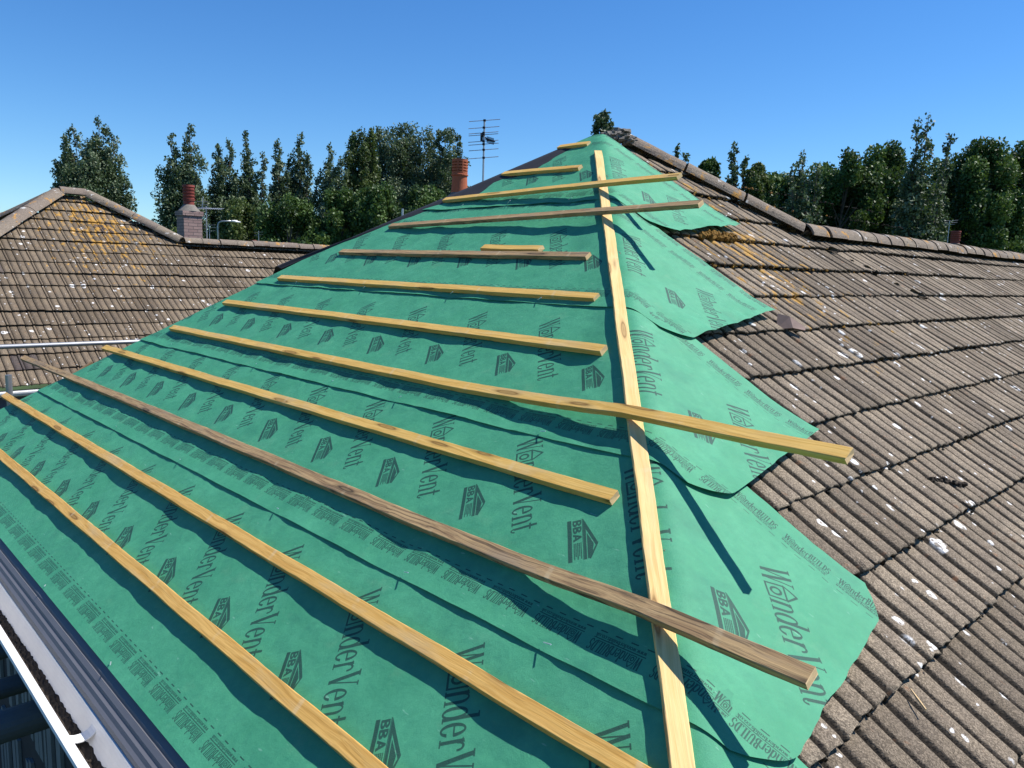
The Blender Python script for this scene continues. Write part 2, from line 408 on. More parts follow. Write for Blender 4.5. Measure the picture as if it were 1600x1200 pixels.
def glyph(p, ch, x):
    """draw ch at x (cap height 1); returns advance"""
    P = lambda pts: p.poly([(x + a, b) for a, b in pts])
    B = lambda xa, ya, xb, yb, w_: p.bar(x + xa, ya, x + xb, yb, w_)
    Rc = lambda a, b, c, d: p.rect(x + a, b, x + c, d)
    Rg = lambda cx, cy, rx, ry, ix, iy, cut=None: p.ring(x + cx, cy, rx, ry, ix, iy, cut)
    T, t = .11, .04
    if ch == 'W':
        B(.10, 1, .26, 0, T); B(.26, 0, .40, 1, t); B(.40, 1, .56, 0, T); B(.56, 0, .68, 1, t); Rc(0, .965, .2, 1); Rc(.6, .965, .76, 1); return .78
    if ch == 'w':
        B(.07, .68, .17, 0, .09); B(.17, 0, .27, .68, t); B(.27, .68, .38, 0, .09); B(.38, 0, .47, .68, t); Rc(0, .65, .14, .68); Rc(.41, .65, .53, .68); return .55
    if ch == 'V': B(.11, 1, .31, 0, T + .02); B(.31, 0, .48, 1, t); Rc(0, .965, .22, 1); Rc(.4, .965, .56, 1); return .58
    if ch == 'H':   # house shaped o
        w_ = .055
        P([(0, 0), (.62, 0), (.62, w_), (0, w_)]); P([(0, 0), (w_, 0), (w_, .62), (0, .62)]); P([(.62 - w_, 0), (.62, 0), (.62, .62), (.62 - w_, .62)])
        P([(-.03, .60), (.03, .60), (.34, .98), (.31, 1.04), (.28, 1.02)]); P([(.65, .60), (.59, .60), (.28, .98), (.31, 1.04), (.34, 1.02)])
        P([(0, .58), (.62, .58), (.62, .635), (0, .635)])
        Rg(.31, .31, .17, .19, .10, .12); return .68
    if ch in 'nu':
        if ch == 'n':
            Rc(.05, 0, .15, .68); P([(0, .64), (.15, .70), (.15, .62)]); Rg(.24, .44, .18, .26, .09, .22, lambda X, Y: (Y < .44) | (X < x + .13))
            Rc(.33, 0, .42, .45); Rc(0, 0, .2, .03); Rc(.28, 0, .47, .03)
        else:
            Rc(.05, .2, .15, .68); Rg(.24, .24, .19, .26, .09, .22, lambda X, Y: Y > .24); Rc(.33, 0, .42, .68); Rc(0, .65, .15, .68); Rc(.28, .65, .42, .68); Rc(.33, 0, .48, .03)
        return .50
    if ch in 'do' or ch == 'b':
        if ch == 'o': Rg(.22, .34, .22, .36, .12, .31); return .47
        if ch == 'd':
            Rg(.20, .34, .20, .36, .10, .31); Rc(.31, 0, .41, 1.03); Rc(.24, 1.0, .36, 1.03); Rc(.36, 0, .46, .03)
        else:
            Rg(.24, .34, .20, .36, .10, .31); Rc(.04, 0, .14, 1.03); Rc(0, 1.0, .1, 1.03)
        return .49
    if ch == 'e': Rg(.20, .34, .20, .36, .10, .31, lambda X, Y: (X > x + .22) & (Y < .36) & (Y > .17)); Rc(.08, .35, .36, .39); return .44
    if ch == 'c': Rg(.20, .34, .20, .36, .10, .31, lambda X, Y: (X > x + .22) & (Y < .5) & (Y > .17)); return .42
    if ch == 'r': Rc(.05, 0, .15, .68); Rc(0, 0, .22, .03); P([(0, .64), (.15, .70), (.15, .6)]); Rg(.25, .52, .14, .18, .08, .12, lambda X, Y: Y < .5); return .39
    if ch == 't': Rc(.08, .1, .18, .88); Rc(0, .62, .3, .67); Rg(.19, .12, .11, .14, .05, .10, lambda X, Y: Y > .12); return .32
    if ch == 'i': Rc(.04, 0, .13, .68); Rc(0, 0, .18, .03); Rc(0, .65, .1, .68); Rg(.09, .88, .06, .07, .01, .01); return .22
    if ch == 'l': Rc(.04, 0, .13, 1.03); Rc(0, 0, .18, .03); return .22
    if ch == 'k': Rc(.04, 0, .13, 1.03); B(.15, .3, .34, .68, .05); B(.2, .36, .36, 0, .1); return .44
    if ch == 's': Rg(.15, .50, .14, .20, .07, .14, lambda X, Y: (X > x + .15) & (Y < .55)); Rg(.15, .18, .14, .20, .07, .14, lambda X, Y: (X < x + .15) & (Y > .16)); return .33
    if ch == '.': Rc(.04, 0, .13, .1); return .18
    if ch == 'B': Rc(.06, 0, .17, 1); Rc(0, .965, .2, 1); Rc(0, 0, .2, .035); Rg(.2, .74, .2, .26, .09, .22, lambda X, Y: X < x + .17); Rg(.2, .26, .23, .27, .12, .22, lambda X, Y: X < x + .17); return .47
    if ch == 'U': Rc(.06, .25, .17, 1); Rc(0, .965, .23, 1); Rc(.38, .25, .43, 1); Rc(.31, .965, .5, 1); Rg(.245, .27, .185, .28, .08, .23, lambda X, Y: Y > .27); return .53
    if ch == 'I': Rc(.07, 0, .18, 1); Rc(0, .965, .25, 1); Rc(0, 0, .25, .035); return .29
    if ch == 'L': Rc(.07, 0, .18, 1); Rc(0, .965, .25, 1); Rc(0, 0, .42, .045); Rc(.38, 0, .42, .2); return .46
    if ch == 'D': Rc(.07, 0, .18, 1); Rc(0, .965, .2, 1); Rc(0, 0, .2, .035); Rg(.16, .5, .30, .5, .19, .455, lambda X, Y: X < x + .15); return .50
    if ch == 'S': Rg(.2, .74, .18, .26, .09, .20, lambda X, Y: (X > x + .2) & (Y < .80)); Rg(.2, .27, .19, .27, .09, .21, lambda X, Y: (X < x + .2) & (Y > .21)); return .43
    if ch == '1': return .1
    return .3
ADV = dict(W=.78, w=.55, V=.58, H=.68, n=.5, u=.5, d=.49, o=.47, b=.49, e=.44, c=.42, r=.39, t=.32, i=.22, l=.22, k=.44, s=.33, B=.47, U=.53, I=.29, L=.46, D=.5, S=.43)
ADV['.'] = .18
def text(u, v, xd, yd, string, cap, length):
    tot = sum(ADV[c_] for c_ in string); p = Pen(u, v, xd, yd, length / tot, cap); x = 0
    for c_ in string: x += glyph(p, c_, x)
TD = (.632, .775); TU = (.775, -.632)
def bba(u, v):
    p = Pen(u, v, TD, TU, 1, 1)
    p.rect(0, 0, .178, .013)
    x = .004
    for ch in 'BBA':
        if ch == 'B':
            p.rect(x, .018, x + .008, .046)
            p.ring(x + .011, .039, .015, .0075, .006, .0028, lambda X, Y, x=x: X < x + .006); p.ring(x + .011, .0255, .017, .0080, .007, .003, lambda X, Y, x=x: X < x + .006)
            x += .030
        else:
            p.poly([(x, .018), (x + .009, .018), (x + .020, .046), (x + .013, .046)]); p.poly([(x + .033, .018), (x + .024, .018), (x + .013, .046), (x + .020, .046)]); p.rect(x + .008, .024, x + .026, .029); x += .036
    for k in range(5):
        yy = .019 + k * .0056; e = .172 - .012 * (k % 2)
        xx = .104
        while xx < e: wd = .002 + .003 * random.random(); p.rect(xx, yy, min(xx + wd, e), yy + .0033); xx += wd + .0013
    p.rect(0, .049, .178, .0505)
    p.poly([(0, .052), (.045, .052), (.178, .052), (.178, .060), (.05, .060), (.128, .090), (.120, .098)])
    p.poly([(.118, .083), (.070, .0635), (.178, .0635), (.150, .079)])
    p.poly([(.120, .098), (.128, .090), (.176, .066), (.180, .072)])
def small_row(vedge, top):
    for k in range(5):
        u0 = .02 + k * .208
        if top:   # reads towards +u, letter tops towards the upper edge (v = 0)
            text(u0, vedge + .085, (1, 0), (0, -1), 'WHnderBUILDS', .036, .175)
            Pen(0, 0, (1, 0), (0, 1), 1, 1).rect(u0, vedge + .089, u0 + .172, vedge + .0915)
            text(u0, vedge + .104, (1, 0), (0, -1), 'www.wonderbuilds.co.uk', .012, .17)
            for j in range(4): Pen(0, 0, (1, 0), (0, 1), 1, 1).rect(u0 + .01 + j * .052, vedge + .122, u0 + .033 + j * .052, vedge + .1245)
        else:
            text(u0 + .175, vedge - .100, (-1, 0), (0, 1), 'WHnderBUILDS', .036, .175)
            Pen(0, 0, (1, 0), (0, 1), 1, 1).rect(u0 + .003, vedge - .1065, u0 + .175, vedge - .104)
            text(u0 + .172, vedge - .119, (-1, 0), (0, 1), 'www.wonderbuilds.co.uk', .012, .17)
            for j in range(4): Pen(0, 0, (1, 0), (0, 1), 1, 1).rect(u0 + .01 + j * .052, vedge - .131, u0 + .033 + j * .052, vedge - .1275)
for k in range(2):
    text(.02 + .52 * k, .30, TD, TU, 'WHnderVent', .105, .505)
    bba(.10 + .52 * k - .12, .575)
small_row(0.0, True); small_row(1.0, False)
for dy_, dx_ in ((0, 1), (1, 0), (0, 1)):
    CAN = np.maximum(CAN, .85 * np.roll(CAN, 1, axis=dx_))
img = bpy.data.images.new('underlay_print', RES, RES, alpha=False, float_buffer=False); img.colorspace_settings.name = 'Non-Color'
px_ = np.ones((RES, RES, 4), np.float32); px_[..., :3] = CAN[::1, :, None]; img.pixels.foreach_set(px_.ravel()); img.update(); img.pack()

def membrane_material():
    m = NT('green_breather_underlay'); uv = m.n('ShaderNodeUVMap').outputs[0]
    it = m.n('ShaderNodeTexImage'); it.image = img; it.extension = 'REPEAT'; it.interpolation = 'Linear'; m.l(uv, it.inputs['Vector'])
    co = m.mapping(uv, (PU, PV, 1))
    big = m.noise(co, 3.2, 4, .6); mid = m.noise(m.mapping(co, (1, 1, 1), (3, 3, 0)), 22, 4, .7); fib = m.noise(m.mapping(co, (1, 1.6, 1)), 260, 3, .8)
    base = m.mix(m.ramp(big, [(.3, 0), (.7, 1)]), (.058, .305, .155), (.092, .39, .215))
    base = m.mix(m.ramp(mid, [(.3, .5), (.7, 0)]), base, (.038, .24, .14))
    base = m.mix(m.ramp(fib, [(.35, .25), (.65, 0)]), base, (.03, .19, .11))
    base = m.mix(m.ramp(fib, [(.6, 0), (.8, .35)]), base, (.14, .44, .29))
    dst = m.noise(m.mapping(co, (1, 1, 1), (7, 1, 0)), 5, 5, .7)
    base = m.mix(m.ramp(dst, [(.58, 0), (.75, .25)]), base, (.20, .38, .22))
    smu = m.noise(m.mapping(co, (1, 1, 1), (2, 11, 0)), 2.6, 5, .7); base = m.mix(m.ramp(smu, [(.55, 0), (.68, .45)]), base, (.035, .20, .125))
    sc2 = m.noise(m.mapping(co, (14, 55, 1), (2, 5, 0)), 1.0, 2, .6); base = m.mix(m.ramp(sc2, [(.70, 0), (.74, .35)]), base, (.30, .55, .42))
    ink = m.math('MULTIPLY', it.outputs['Color'], m.ramp(m.noise(co, 300, 2, .7), [(.25, .8), (.6, .97)]))
    base = m.mix(ink, base, (.018, .062, .048))
    m.bump(m.math('ADD', m.math('MULTIPLY', mid, 1.2), m.math('MULTIPLY', fib, .5)), .5, .005)
    m.done(base, .62, spec=.3)
    tr = m.n('ShaderNodeBsdfTranslucent'); m.l(base, tr.inputs[0]); mx = m.n('ShaderNodeMixShader'); mx.inputs[0].default_value = .07
    m.l(m.bsdf.outputs[0], mx.inputs[1]); m.l(tr.outputs[0], mx.inputs[2]); m.l(mx.outputs[0], m.out.inputs[0])
    return m.m
M['membrane'] = membrane_material()

# ------------------------------------------------------------------ roof geometry constants
PITCH = math.radians(32.5); SP, CP = math.sin(PITCH), math.cos(PITCH); TP = SP / CP
A = np.array([4.72773486, 4.0774317, 1.05187993 + CAMH])      # apex of the hip end
HA = 1 / TP; HB = HA * .961                                   # plan run per unit drop: along x, along y
PR = math.atan(1 / HB); SPR, CPR = math.sin(PR), math.cos(PR); TPR = SPR / CPR
h2 = np.array([-HB, 1 / SP]); h2 /= np.linalg.norm(h2); n2 = np.array([h2[1], -h2[0]])
HIP3 = -np.array([HA, HB, 1.0]) / math.sqrt(HA * HA + HB * HB + 1)
NL = np.array([-SP, 0, CP]); NR = np.array([0, -SPR, CPR])
TL3 = np.cross(HIP3, NL); TL3 *= np.sign(TL3[1]); TR3 = np.cross(HIP3, NR); TR3 *= np.sign(TR3[0])
KR = HA * SPR                                                  # x run of the hip per metre down the right-hand slope
def softplus(x, k): return k * np.logaddexp(0, x / k)
def cloth3d(u, v, d):
    """roll coordinates (u along the roll, v across it, down the slope) to 3-D, folding over the near hip"""
    y = -u; s = v; a = y * h2[0] + s * h2[1]; p = y * n2[0] + s * n2[1]
    k = .016; pL = softplus(p, k); pR = softplus(-p, k); g = 1 / (1 + np.exp(-np.clip(p / .03, -30, 30)))
    N = g[..., None] * NL + (1 - g)[..., None] * NR; N /= np.linalg.norm(N, axis=-1, keepdims=True)
    return A + a[..., None] * HIP3 + pL[..., None] * TL3 + pR[..., None] * TR3 + d[..., None] * N, p
def onL(u, s, h=0.0): return A + np.array([-s * CP, -u, -s * SP]) + h * NL
def onR(x, s, h=0.0): return A + np.array([x, -s * CPR, -s * SPR]) + h * NR

# ------------------------------------------------------------------ ground
mesh_obj('ground', [(-400, -400, 0), (600, -400, 0), (600, 600, 0), (-400, 600, 0)], [(0, 1, 2, 3)], M['grass'])
tag(bpy.data.objects['ground'], kind='structure')

# ------------------------------------------------------------------ profiled concrete tiles
TW = .306
PROF = []      # one tile wide: (x, height, groove darkness)
for x0, hh in ((0, .022), (.102, .017), (.204, .020)):
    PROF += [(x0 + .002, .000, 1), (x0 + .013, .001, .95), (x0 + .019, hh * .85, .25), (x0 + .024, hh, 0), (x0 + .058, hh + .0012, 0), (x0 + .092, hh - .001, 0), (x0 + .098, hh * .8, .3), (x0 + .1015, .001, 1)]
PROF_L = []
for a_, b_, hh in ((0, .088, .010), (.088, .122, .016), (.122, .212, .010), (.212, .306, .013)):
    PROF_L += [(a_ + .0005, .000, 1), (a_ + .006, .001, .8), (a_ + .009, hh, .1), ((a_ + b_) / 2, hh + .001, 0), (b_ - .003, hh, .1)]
def tile_slope(name, P0, AX, DN, NO, lo, hi, s_lines, mat, parent, seed=1, uvo=(0, 0), rough_edge=.004, tw=TW, rib=1.0, prof=None):
    """P0 origin, AX along the courses, DN down the slope, NO normal; lo(s)/hi(s) bounds along AX; s_lines course bottoms"""
    V = []; FF = []; UV = []; TR = []; GR = []; base = 0
    r = np.random.default_rng(seed)
    for ci in range(len(s_lines) - 1):
        s0, s1 = s_lines[ci], s_lines[ci + 1]
        sl = [s0 - .078, s0 + .10, s0 + .2, s1 - .05, s1 - .008, s1]
        amin = min(lo(s0), lo(s1)); amax = max(hi(s0), hi(s1))
        i0 = math.floor(amin / tw) - 1; i1 = math.ceil(amax / tw) + 1
        xs = []; hs_ = []; gs = []; ti = []
        for i in range(i0, i1):
            for (x_, h_, g_) in (prof or PROF): xs.append(i * tw + x_ * tw / TW); hs_.append(h_ * rib); gs.append(g_); ti.append(i - i0)
        xs = np.array(xs); hs_ = np.array(hs_); gs = np.array(gs); ti = np.array(ti); nt_ = i1 - i0
        jit_h = np.clip(r.normal(0, .0018, nt_), -.004, .004)[ti]; jit_s = r.normal(0, .0035, nt_)[ti]; tilt = np.clip(r.normal(0, .002, nt_), -.004, .004)[ti]; tr_ = r.random(nt_)
        sag = .008 * np.sin(xs * 1.3 + ci) + .006 * np.sin(xs * .57 + ci * 2.1)
        rows = []
        for ri, s_ in enumerate(sl):
            f = max(0, (s_ - s0) / (s1 - s0)); hz = -.012 + .029 * f
            e = r.normal(0, 1, len(xs)) * rough_edge * (1 if ri >= 4 else 0)
            ss = np.full(len(xs), s_) + (jit_s + e if ri >= 3 else 0)
            hh = hs_ * (1.0 if f > .02 else .9) + hz + jit_h + tilt * f + sag * .5 - (.003 if ri == 5 else 0) + fbm(xs * 25, np.full(len(xs), s_ * 20.), seed + ci) * .0012
            rows.append((xs, ss, hh, gs))
        # nose: front face down, then recess back under
        xs_, ss, hh, g_ = rows[-1]
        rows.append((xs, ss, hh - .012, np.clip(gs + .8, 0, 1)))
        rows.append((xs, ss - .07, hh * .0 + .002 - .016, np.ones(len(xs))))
        nx = len(xs); P = []
        for ri, (x_, s_, h_, g_) in enumerate(rows):
            lo_ = np.array([lo(q) for q in (s_[0], s_[-1])]); xx = np.clip(x_, lo_[0], hi(float(np.mean(s_))))
            pts = P0 + xx[:, None] * AX + s_[:, None] * DN + h_[:, None] * NO
            P.append(pts); UV.append(np.stack([xx + uvo[0], s_ + uvo[1]], 1)); GR.append(g_)
        V.append(np.concatenate(P)); nr = len(rows)
        j = np.arange(nx - 1)
        for ri in range(nr - 1):
            a0 = np.clip(xs[:-1], lo(sl[min(ri, 5)]), None); keep = (xs[1:] > lo(sl[min(ri, 5)])) & (xs[:-1] < hi(sl[min(ri, 5)]))
            jj = j[keep]
            q = np.stack([base + ri * nx + jj, base + (ri + 1) * nx + jj, base + (ri + 1) * nx + jj + 1, base + ri * nx + jj + 1], 1)
            FF.append(q); TR.append(tr_[ti[jj]] * (1 if ri < 5 else 1))
        base += nr * nx
    V = np.concatenate(V); FF = np.concatenate(FF); UV = np.concatenate(UV); TR = np.concatenate(TR); GR = np.concatenate(GR)
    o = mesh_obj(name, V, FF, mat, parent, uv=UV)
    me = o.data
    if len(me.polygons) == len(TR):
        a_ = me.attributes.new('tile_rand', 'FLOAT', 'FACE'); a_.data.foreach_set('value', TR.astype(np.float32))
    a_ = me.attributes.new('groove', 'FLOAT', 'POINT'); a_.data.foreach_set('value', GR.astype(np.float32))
    return o

G = .312
GR = .3168
L1 = [4.016 - GR * k for k in range(12, -6, -1)]            # course bottoms measured from the apex
L1 = [q for q in L1 if q > .2]

house = thing('semi_detached_house', (A[0], A[1], 0), 'near house being reroofed, brown ribbed tiles right, hip end stripped for green underlay', 'house')
RX_end = 13.0
def r_lo(s): return -KR * max(s, 0) + .03
def r_hi(s):
    # far hip then the lower ridge
    if s < 1.27: return .17 + s * KR + .02
    return RX_end
tile_slope('roof', A.copy(), np.array([1., 0, 0]), np.array([0, -CPR, -SPR]), NR, r_lo, r_hi, L1, M['tiles_near'], house, 3)
roof_near = bpy.data.objects['roof']
# far face of the pyramid, back slope of the wing
tile_slope('rear_roof', A + np.array([.17, 0, 0]), np.array([0, 1., 0]), np.array([CP, 0, -SP]), np.array([SP, 0, CP]),
           lambda s: -CP * s, lambda s: CP * s, [G * k for k in range(0, 8)], M['tiles_near'], house, 4)
YR = A[1] - 1.075; ZR = A[2] - 1.075 * TPR
tile_slope('rear_roof', np.array([A[0], YR, ZR]), np.array([1., 0, 0]), np.array([0, CP, -SP]), np.array([0, SP, CP]),
           lambda s: 1.3 , lambda s: RX_end - A[0] + 4.7, [G * k for k in range(0, 9)], M['tiles_near'], house, 5)
# rafters of the stripped hip end and the back slope under felt
for k in range(-7, 9):
    u_ = k * .4; s0 = abs(u_) / CP + .1; s1 = 4.5 if k > -7 else 4.3
    if s0 < s1:
        b = MB(); c_ = (onL(u_, s0, -.10) + onL(u_, s1, -.10)) / 2; d_ = (onL(u_, s1) - onL(u_, s0)) / 2
        b.box(c_, d_, (0, .022, 0), NL * .045); b.obj('rafter', M['timber'], house)
# left boundary of the stripped slope (u at a given s)
UL_S = [0, 1.30, 1.9, 4.7]; UL_U = [0, -1.12, -1.62, -3.18]
def uleft(s): return np.interp(s, UL_S, UL_U)
V = []; Fc = []
ss = np.linspace(.02, 4.66, 24)
for s in ss:
    p = onL(uleft(s), s, -.035); q = p + np.array([.25 + .9 * s / 4.66, .5 + 1.4 * s / 4.66, -.9 - 1.6 * s / 4.66]); V += [p, q]
for i in range(len(ss) - 1): Fc.append((2 * i, 2 * i + 1, 2 * i + 3, 2 * i + 2))
mesh_obj('rear_slope_boarding', V, Fc, M['felt'], house)
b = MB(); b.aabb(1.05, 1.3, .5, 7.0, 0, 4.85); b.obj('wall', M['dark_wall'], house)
b = MB(); y = 2.2; rf = random.Random(3)
while y < 6.9:
    wb = rf.uniform(.05, .10)
    if rf.random() < .8: b.aabb(1.028, 1.048, y, y + wb, 3.36 + rf.uniform(-.03, .06), 4.62)
    if rf.random() < .55: b.aabb(1.028, 1.048, y, y + wb, 1.9, 3.22 + rf.uniform(-.1, .02))
    y += wb + rf.choice((.012, .03, .05, .11))
b.obj('wall_cladding', M['board'], house)
b = MB(); b.aabb(1.31, 17, .5, .75, 0, 4.85); b.obj('wall', M['render_wall'], house)
b = MB(); b.aabb(1.31, 9, 6.7, 6.95, 0, 4.85); b.obj('wall', M['render_wall'], house)
# soffit and fascia board behind the gutter
b = MB(); b.aabb(.725, .745, -.2, 7.05, 4.72, 4.965); b.obj('fascia', M['upvc_dark'], house)
b = MB(); b.aabb(.75, 1.04, -.2, 7.05, 4.72, 4.735); b.obj('soffit', M['upvc_dark'], house)

# ---- half-round ridge and hip tiles
def half_round(p0, p1, r, parent, up, seed, mat='ridge', ang=1.45):
    p0 = np.array(p0, float); p1 = np.array(p1, float); d = p1 - p0; L = np.linalg.norm(d); d /= L
    up = np.array(up, float); up -= d * (up @ d); up /= np.linalg.norm(up); sd = np.cross(d, up)
    V = []; Fc = []; n = 14; m_ = 7; rr = np.random.default_rng(seed)
    for lay, dr in ((0, 0), (1, -.016)):
        for i in range(m_):
            f = i / (m_ - 1)
            for k in range(n + 1):
                t = -ang + 2 * ang * k / n
                q = r + dr - .006 * f + rr.normal(0, .0012)
                V.append(p0 + d * L * f + q * (math.sin(t) * sd + (math.cos(t) - math.cos(ang)) * up))
    W = n + 1
    for lay in (0, 1):
        o_ = lay * m_ * W
        for i in range(m_ - 1):
            for k in range(n):
                f_ = (o_ + i * W + k, o_ + i * W + k + 1, o_ + (i + 1) * W + k + 1, o_ + (i + 1) * W + k)
                Fc.append(f_ if lay else f_[::-1])
    for k in range(n):
        for i in (0, m_ - 1):
            a = i * W + k; Fc.append((a, a + 1, m_ * W + a + 1, m_ * W + a))
    for i in range(m_ - 1):
        for k in (0, n):
            a = i * W + k; Fc.append((a, a + W, m_ * W + a + W, m_ * W + a))
    return mesh_obj('ridge_tile', V, Fc, M[mat], parent, smooth=False)
def ridge_run(p0, p1, r, step, parent, up, seed, mat='ridge', ang=1.45, jit=.004):
    p0 = np.array(p0, float); p1 = np.array(p1, float); L = np.linalg.norm(p1 - p0); n = max(1, round(L / step)); d = (p1 - p0) / L
    rr = np.random.default_rng(seed)
    for i in range(n):
        j = rr.normal(0, jit, 3); a = p0 + d * (L * i / n + .004) + j; b_ = p0 + d * (L * (i + 1) / n - .004) + j + rr.normal(0, jit * .6, 3)
        half_round(a, b_, r, parent, up, seed * 50 + i, mat, ang)
HF0 = A + np.array([.27, -.06, -.05 + .0]); HF1 = A + np.array([1.29, -1.075, -1.075 * TPR + .015])
ridge_run(HF0 + np.array([0, 0, .022]), HF1 + np.array([0, 0, .022]), .118, .46, roof_near, (0, 0, 1), 11, jit=.006, ang=1.3)
ridge_run(np.array([A[0] + 1.30, YR, ZR + .012]), np.array([A[0] + RX_end - .1, YR, ZR + .012]), .13, .31, roof_near, (0, 0, 1), 12, ang=1.35)
# broken mortar lump where the hip tiles were stripped
def blob(c, r, seed, sub=3, amp=.35, sq=(1, 1, 1)):
    import bmesh
    bm = bmesh.new(); bmesh.ops.create_icosphere(bm, subdivisions=sub, radius=1)
    V = np.array([v.co[:] for v in bm.verts]); Fc = [tuple(v.index for v in f.verts) for f in bm.faces]; bm.free()
    n_ = fbm(V[:, 0] * 2 + 5, V[:, 1] * 2 + V[:, 2] * 3 + 7, seed, 4)
    V = V * (1 + amp * n_[:, None] * 2) * np.array(sq) * r + np.array(c)
    return V, Fc
b = MB()
for i, (dx, dy, dz, r_) in enumerate(((.16, -.04, .02, .055), (.20, -.10, -.005, .05), (.12, -.06, .0, .045), (.24, -.06, .035, .06), (.25, -.14, -.02, .05), (.19, .02, .01, .05))):
    b.add(*blob(A + np.array([dx, dy, dz]), r_, i, 3, .5, (1.2, 1.1, .7)))
b.obj('broken_mortar', M['mortar'], house)

# ---- gutter and eaves trim on the stripped side (profiles run along y)
def extrude_y(name, prof, y0, y1, mat, parent, n=60, wob=0.0, closed=False, smooth=False, seed=1):
    V = []; ys = np.linspace(y0, y1, n); k = len(prof)
    for i, y in enumerate(ys):
        dx = wob * math.sin(y * 1.7 + seed) + wob * .5 * math.sin(y * 4.1); dz = wob * math.cos(y * 2.3 + seed)
        for (x, z) in prof: V.append((x + dx, y, z + dz + CAMH))
    Fc = []
    m_ = k if closed else k - 1
    for i in range(n - 1):
        for j in range(m_):
            j2 = (j + 1) % k; Fc.append((i * k + j, i * k + j2, (i + 1) * k + j2, (i + 1) * k + j))
    if closed: Fc.append(tuple(range(k))[::-1]); Fc.append(tuple((n - 1) * k + j for j in range(k)))
    return mesh_obj(name, V, Fc, mat, parent, smooth)
GY0, GY1 = -.2, 7.05
extrude_y('eaves_tray', [(.90, -1.396), (.806, -1.456), (.772, -1.479), (.768, -1.488), (.762, -1.485), (.748, -1.496), (.743, -1.507), (.731, -1.510), (.723, -1.522), (.712, -1.528), (.709, -1.556), (.711, -1.57),
                         (.716, -1.57), (.716, -1.534), (.90, -1.402)], GY0, GY1, M['upvc_dark'], house, closed=True)
gc = (.658, -1.560); gr_ = .048; prof = []
for k in range(15):
    t = math.pi * (k / 14); prof.append((gc[0] + gr_ * math.cos(t), gc[1] - gr_ * math.sin(t) * 1.9))
prof = [(prof[0][0], -1.553)] + prof + [(prof[-1][0], -1.549), (prof[-1][0] - .010, -1.546), (prof[-1][0] - .028, -1.549), (prof[-1][0] - .031, -1.560)]
pout = [(prof[-1][0] + .016, -1.567)] + [(gc[0] - (gr_ + .005) * math.cos(math.pi * k / 14), gc[1] - (gr_ + .005) * math.sin(math.pi * k / 14) * 1.85 - .003) for k in range(15)] + [(gc[0] + gr_ + .005, -1.553)]
gut_o = extrude_y('gutter', prof + pout, GY0, GY1, M['paint_white'], house, closed=True, wob=.0015)
for yj in (.9, 2.72, 4.6, 6.4):
    P = [(gc[0] - (gr_ + .012) * math.cos(math.pi * k / 12), gc[1] - (gr_ + .012) * math.sin(math.pi * k / 12) * .95) for k in range(13)]
    P = [(P[0][0], -1.545)] + P + [(P[-1][0], -1.545)]
    Q = [(x * .90 + gc[0] * .10, z * .92 + gc[1] * .08) for x, z in P][::-1]
    extrude_y('gutter_bracket', P + Q, yj, yj + .05, M['paint_white'], gut_o, n=4, closed=True)
# dirt lying in the gutter
V = []; Fc = []; ys = np.linspace(GY0, GY1, 420); K = 9
for i, y in enumerate(ys):
    lv = .008 + .006 * float(fbm(np.array([y * 3.0]), np.array([.5]), 5)[0]) + .004 * random.random()
    half = math.sqrt(max(gr_ ** 2 - (gr_ - max(lv, .004)) ** 2, 1e-5)) * 1.02
    for k in range(K):
        f = -1 + 2 * k / (K - 1); zz = -gr_ * 1.9 + max(lv, .004) * (1 - .2 * f * f) + (random.random() * .007 if 0 < k < K - 1 else 0)
        V.append((gc[0] + half * f * (1 + .06 * random.random()) * .97, y, gc[1] + zz + .001 + CAMH))
for i in range(len(ys) - 1):
    for k in range(K - 1): Fc.append((i * K + k, i * K + k + 1, (i + 1) * K + k + 1, (i + 1) * K + k))
mesh_obj('gutter_dirt', V, Fc, M['dirt'], gut_o)
b = MB()
for i in range(8):
    y = random.uniform(1.6, 3.2); b.add(*blob((gc[0] + random.uniform(-.03, .02), y, gc[1] + CAMH - .075), random.uniform(.004, .009), i, 1, .5))
tag(b.obj('moss_clump', M['dirt'], house), kind='stuff')

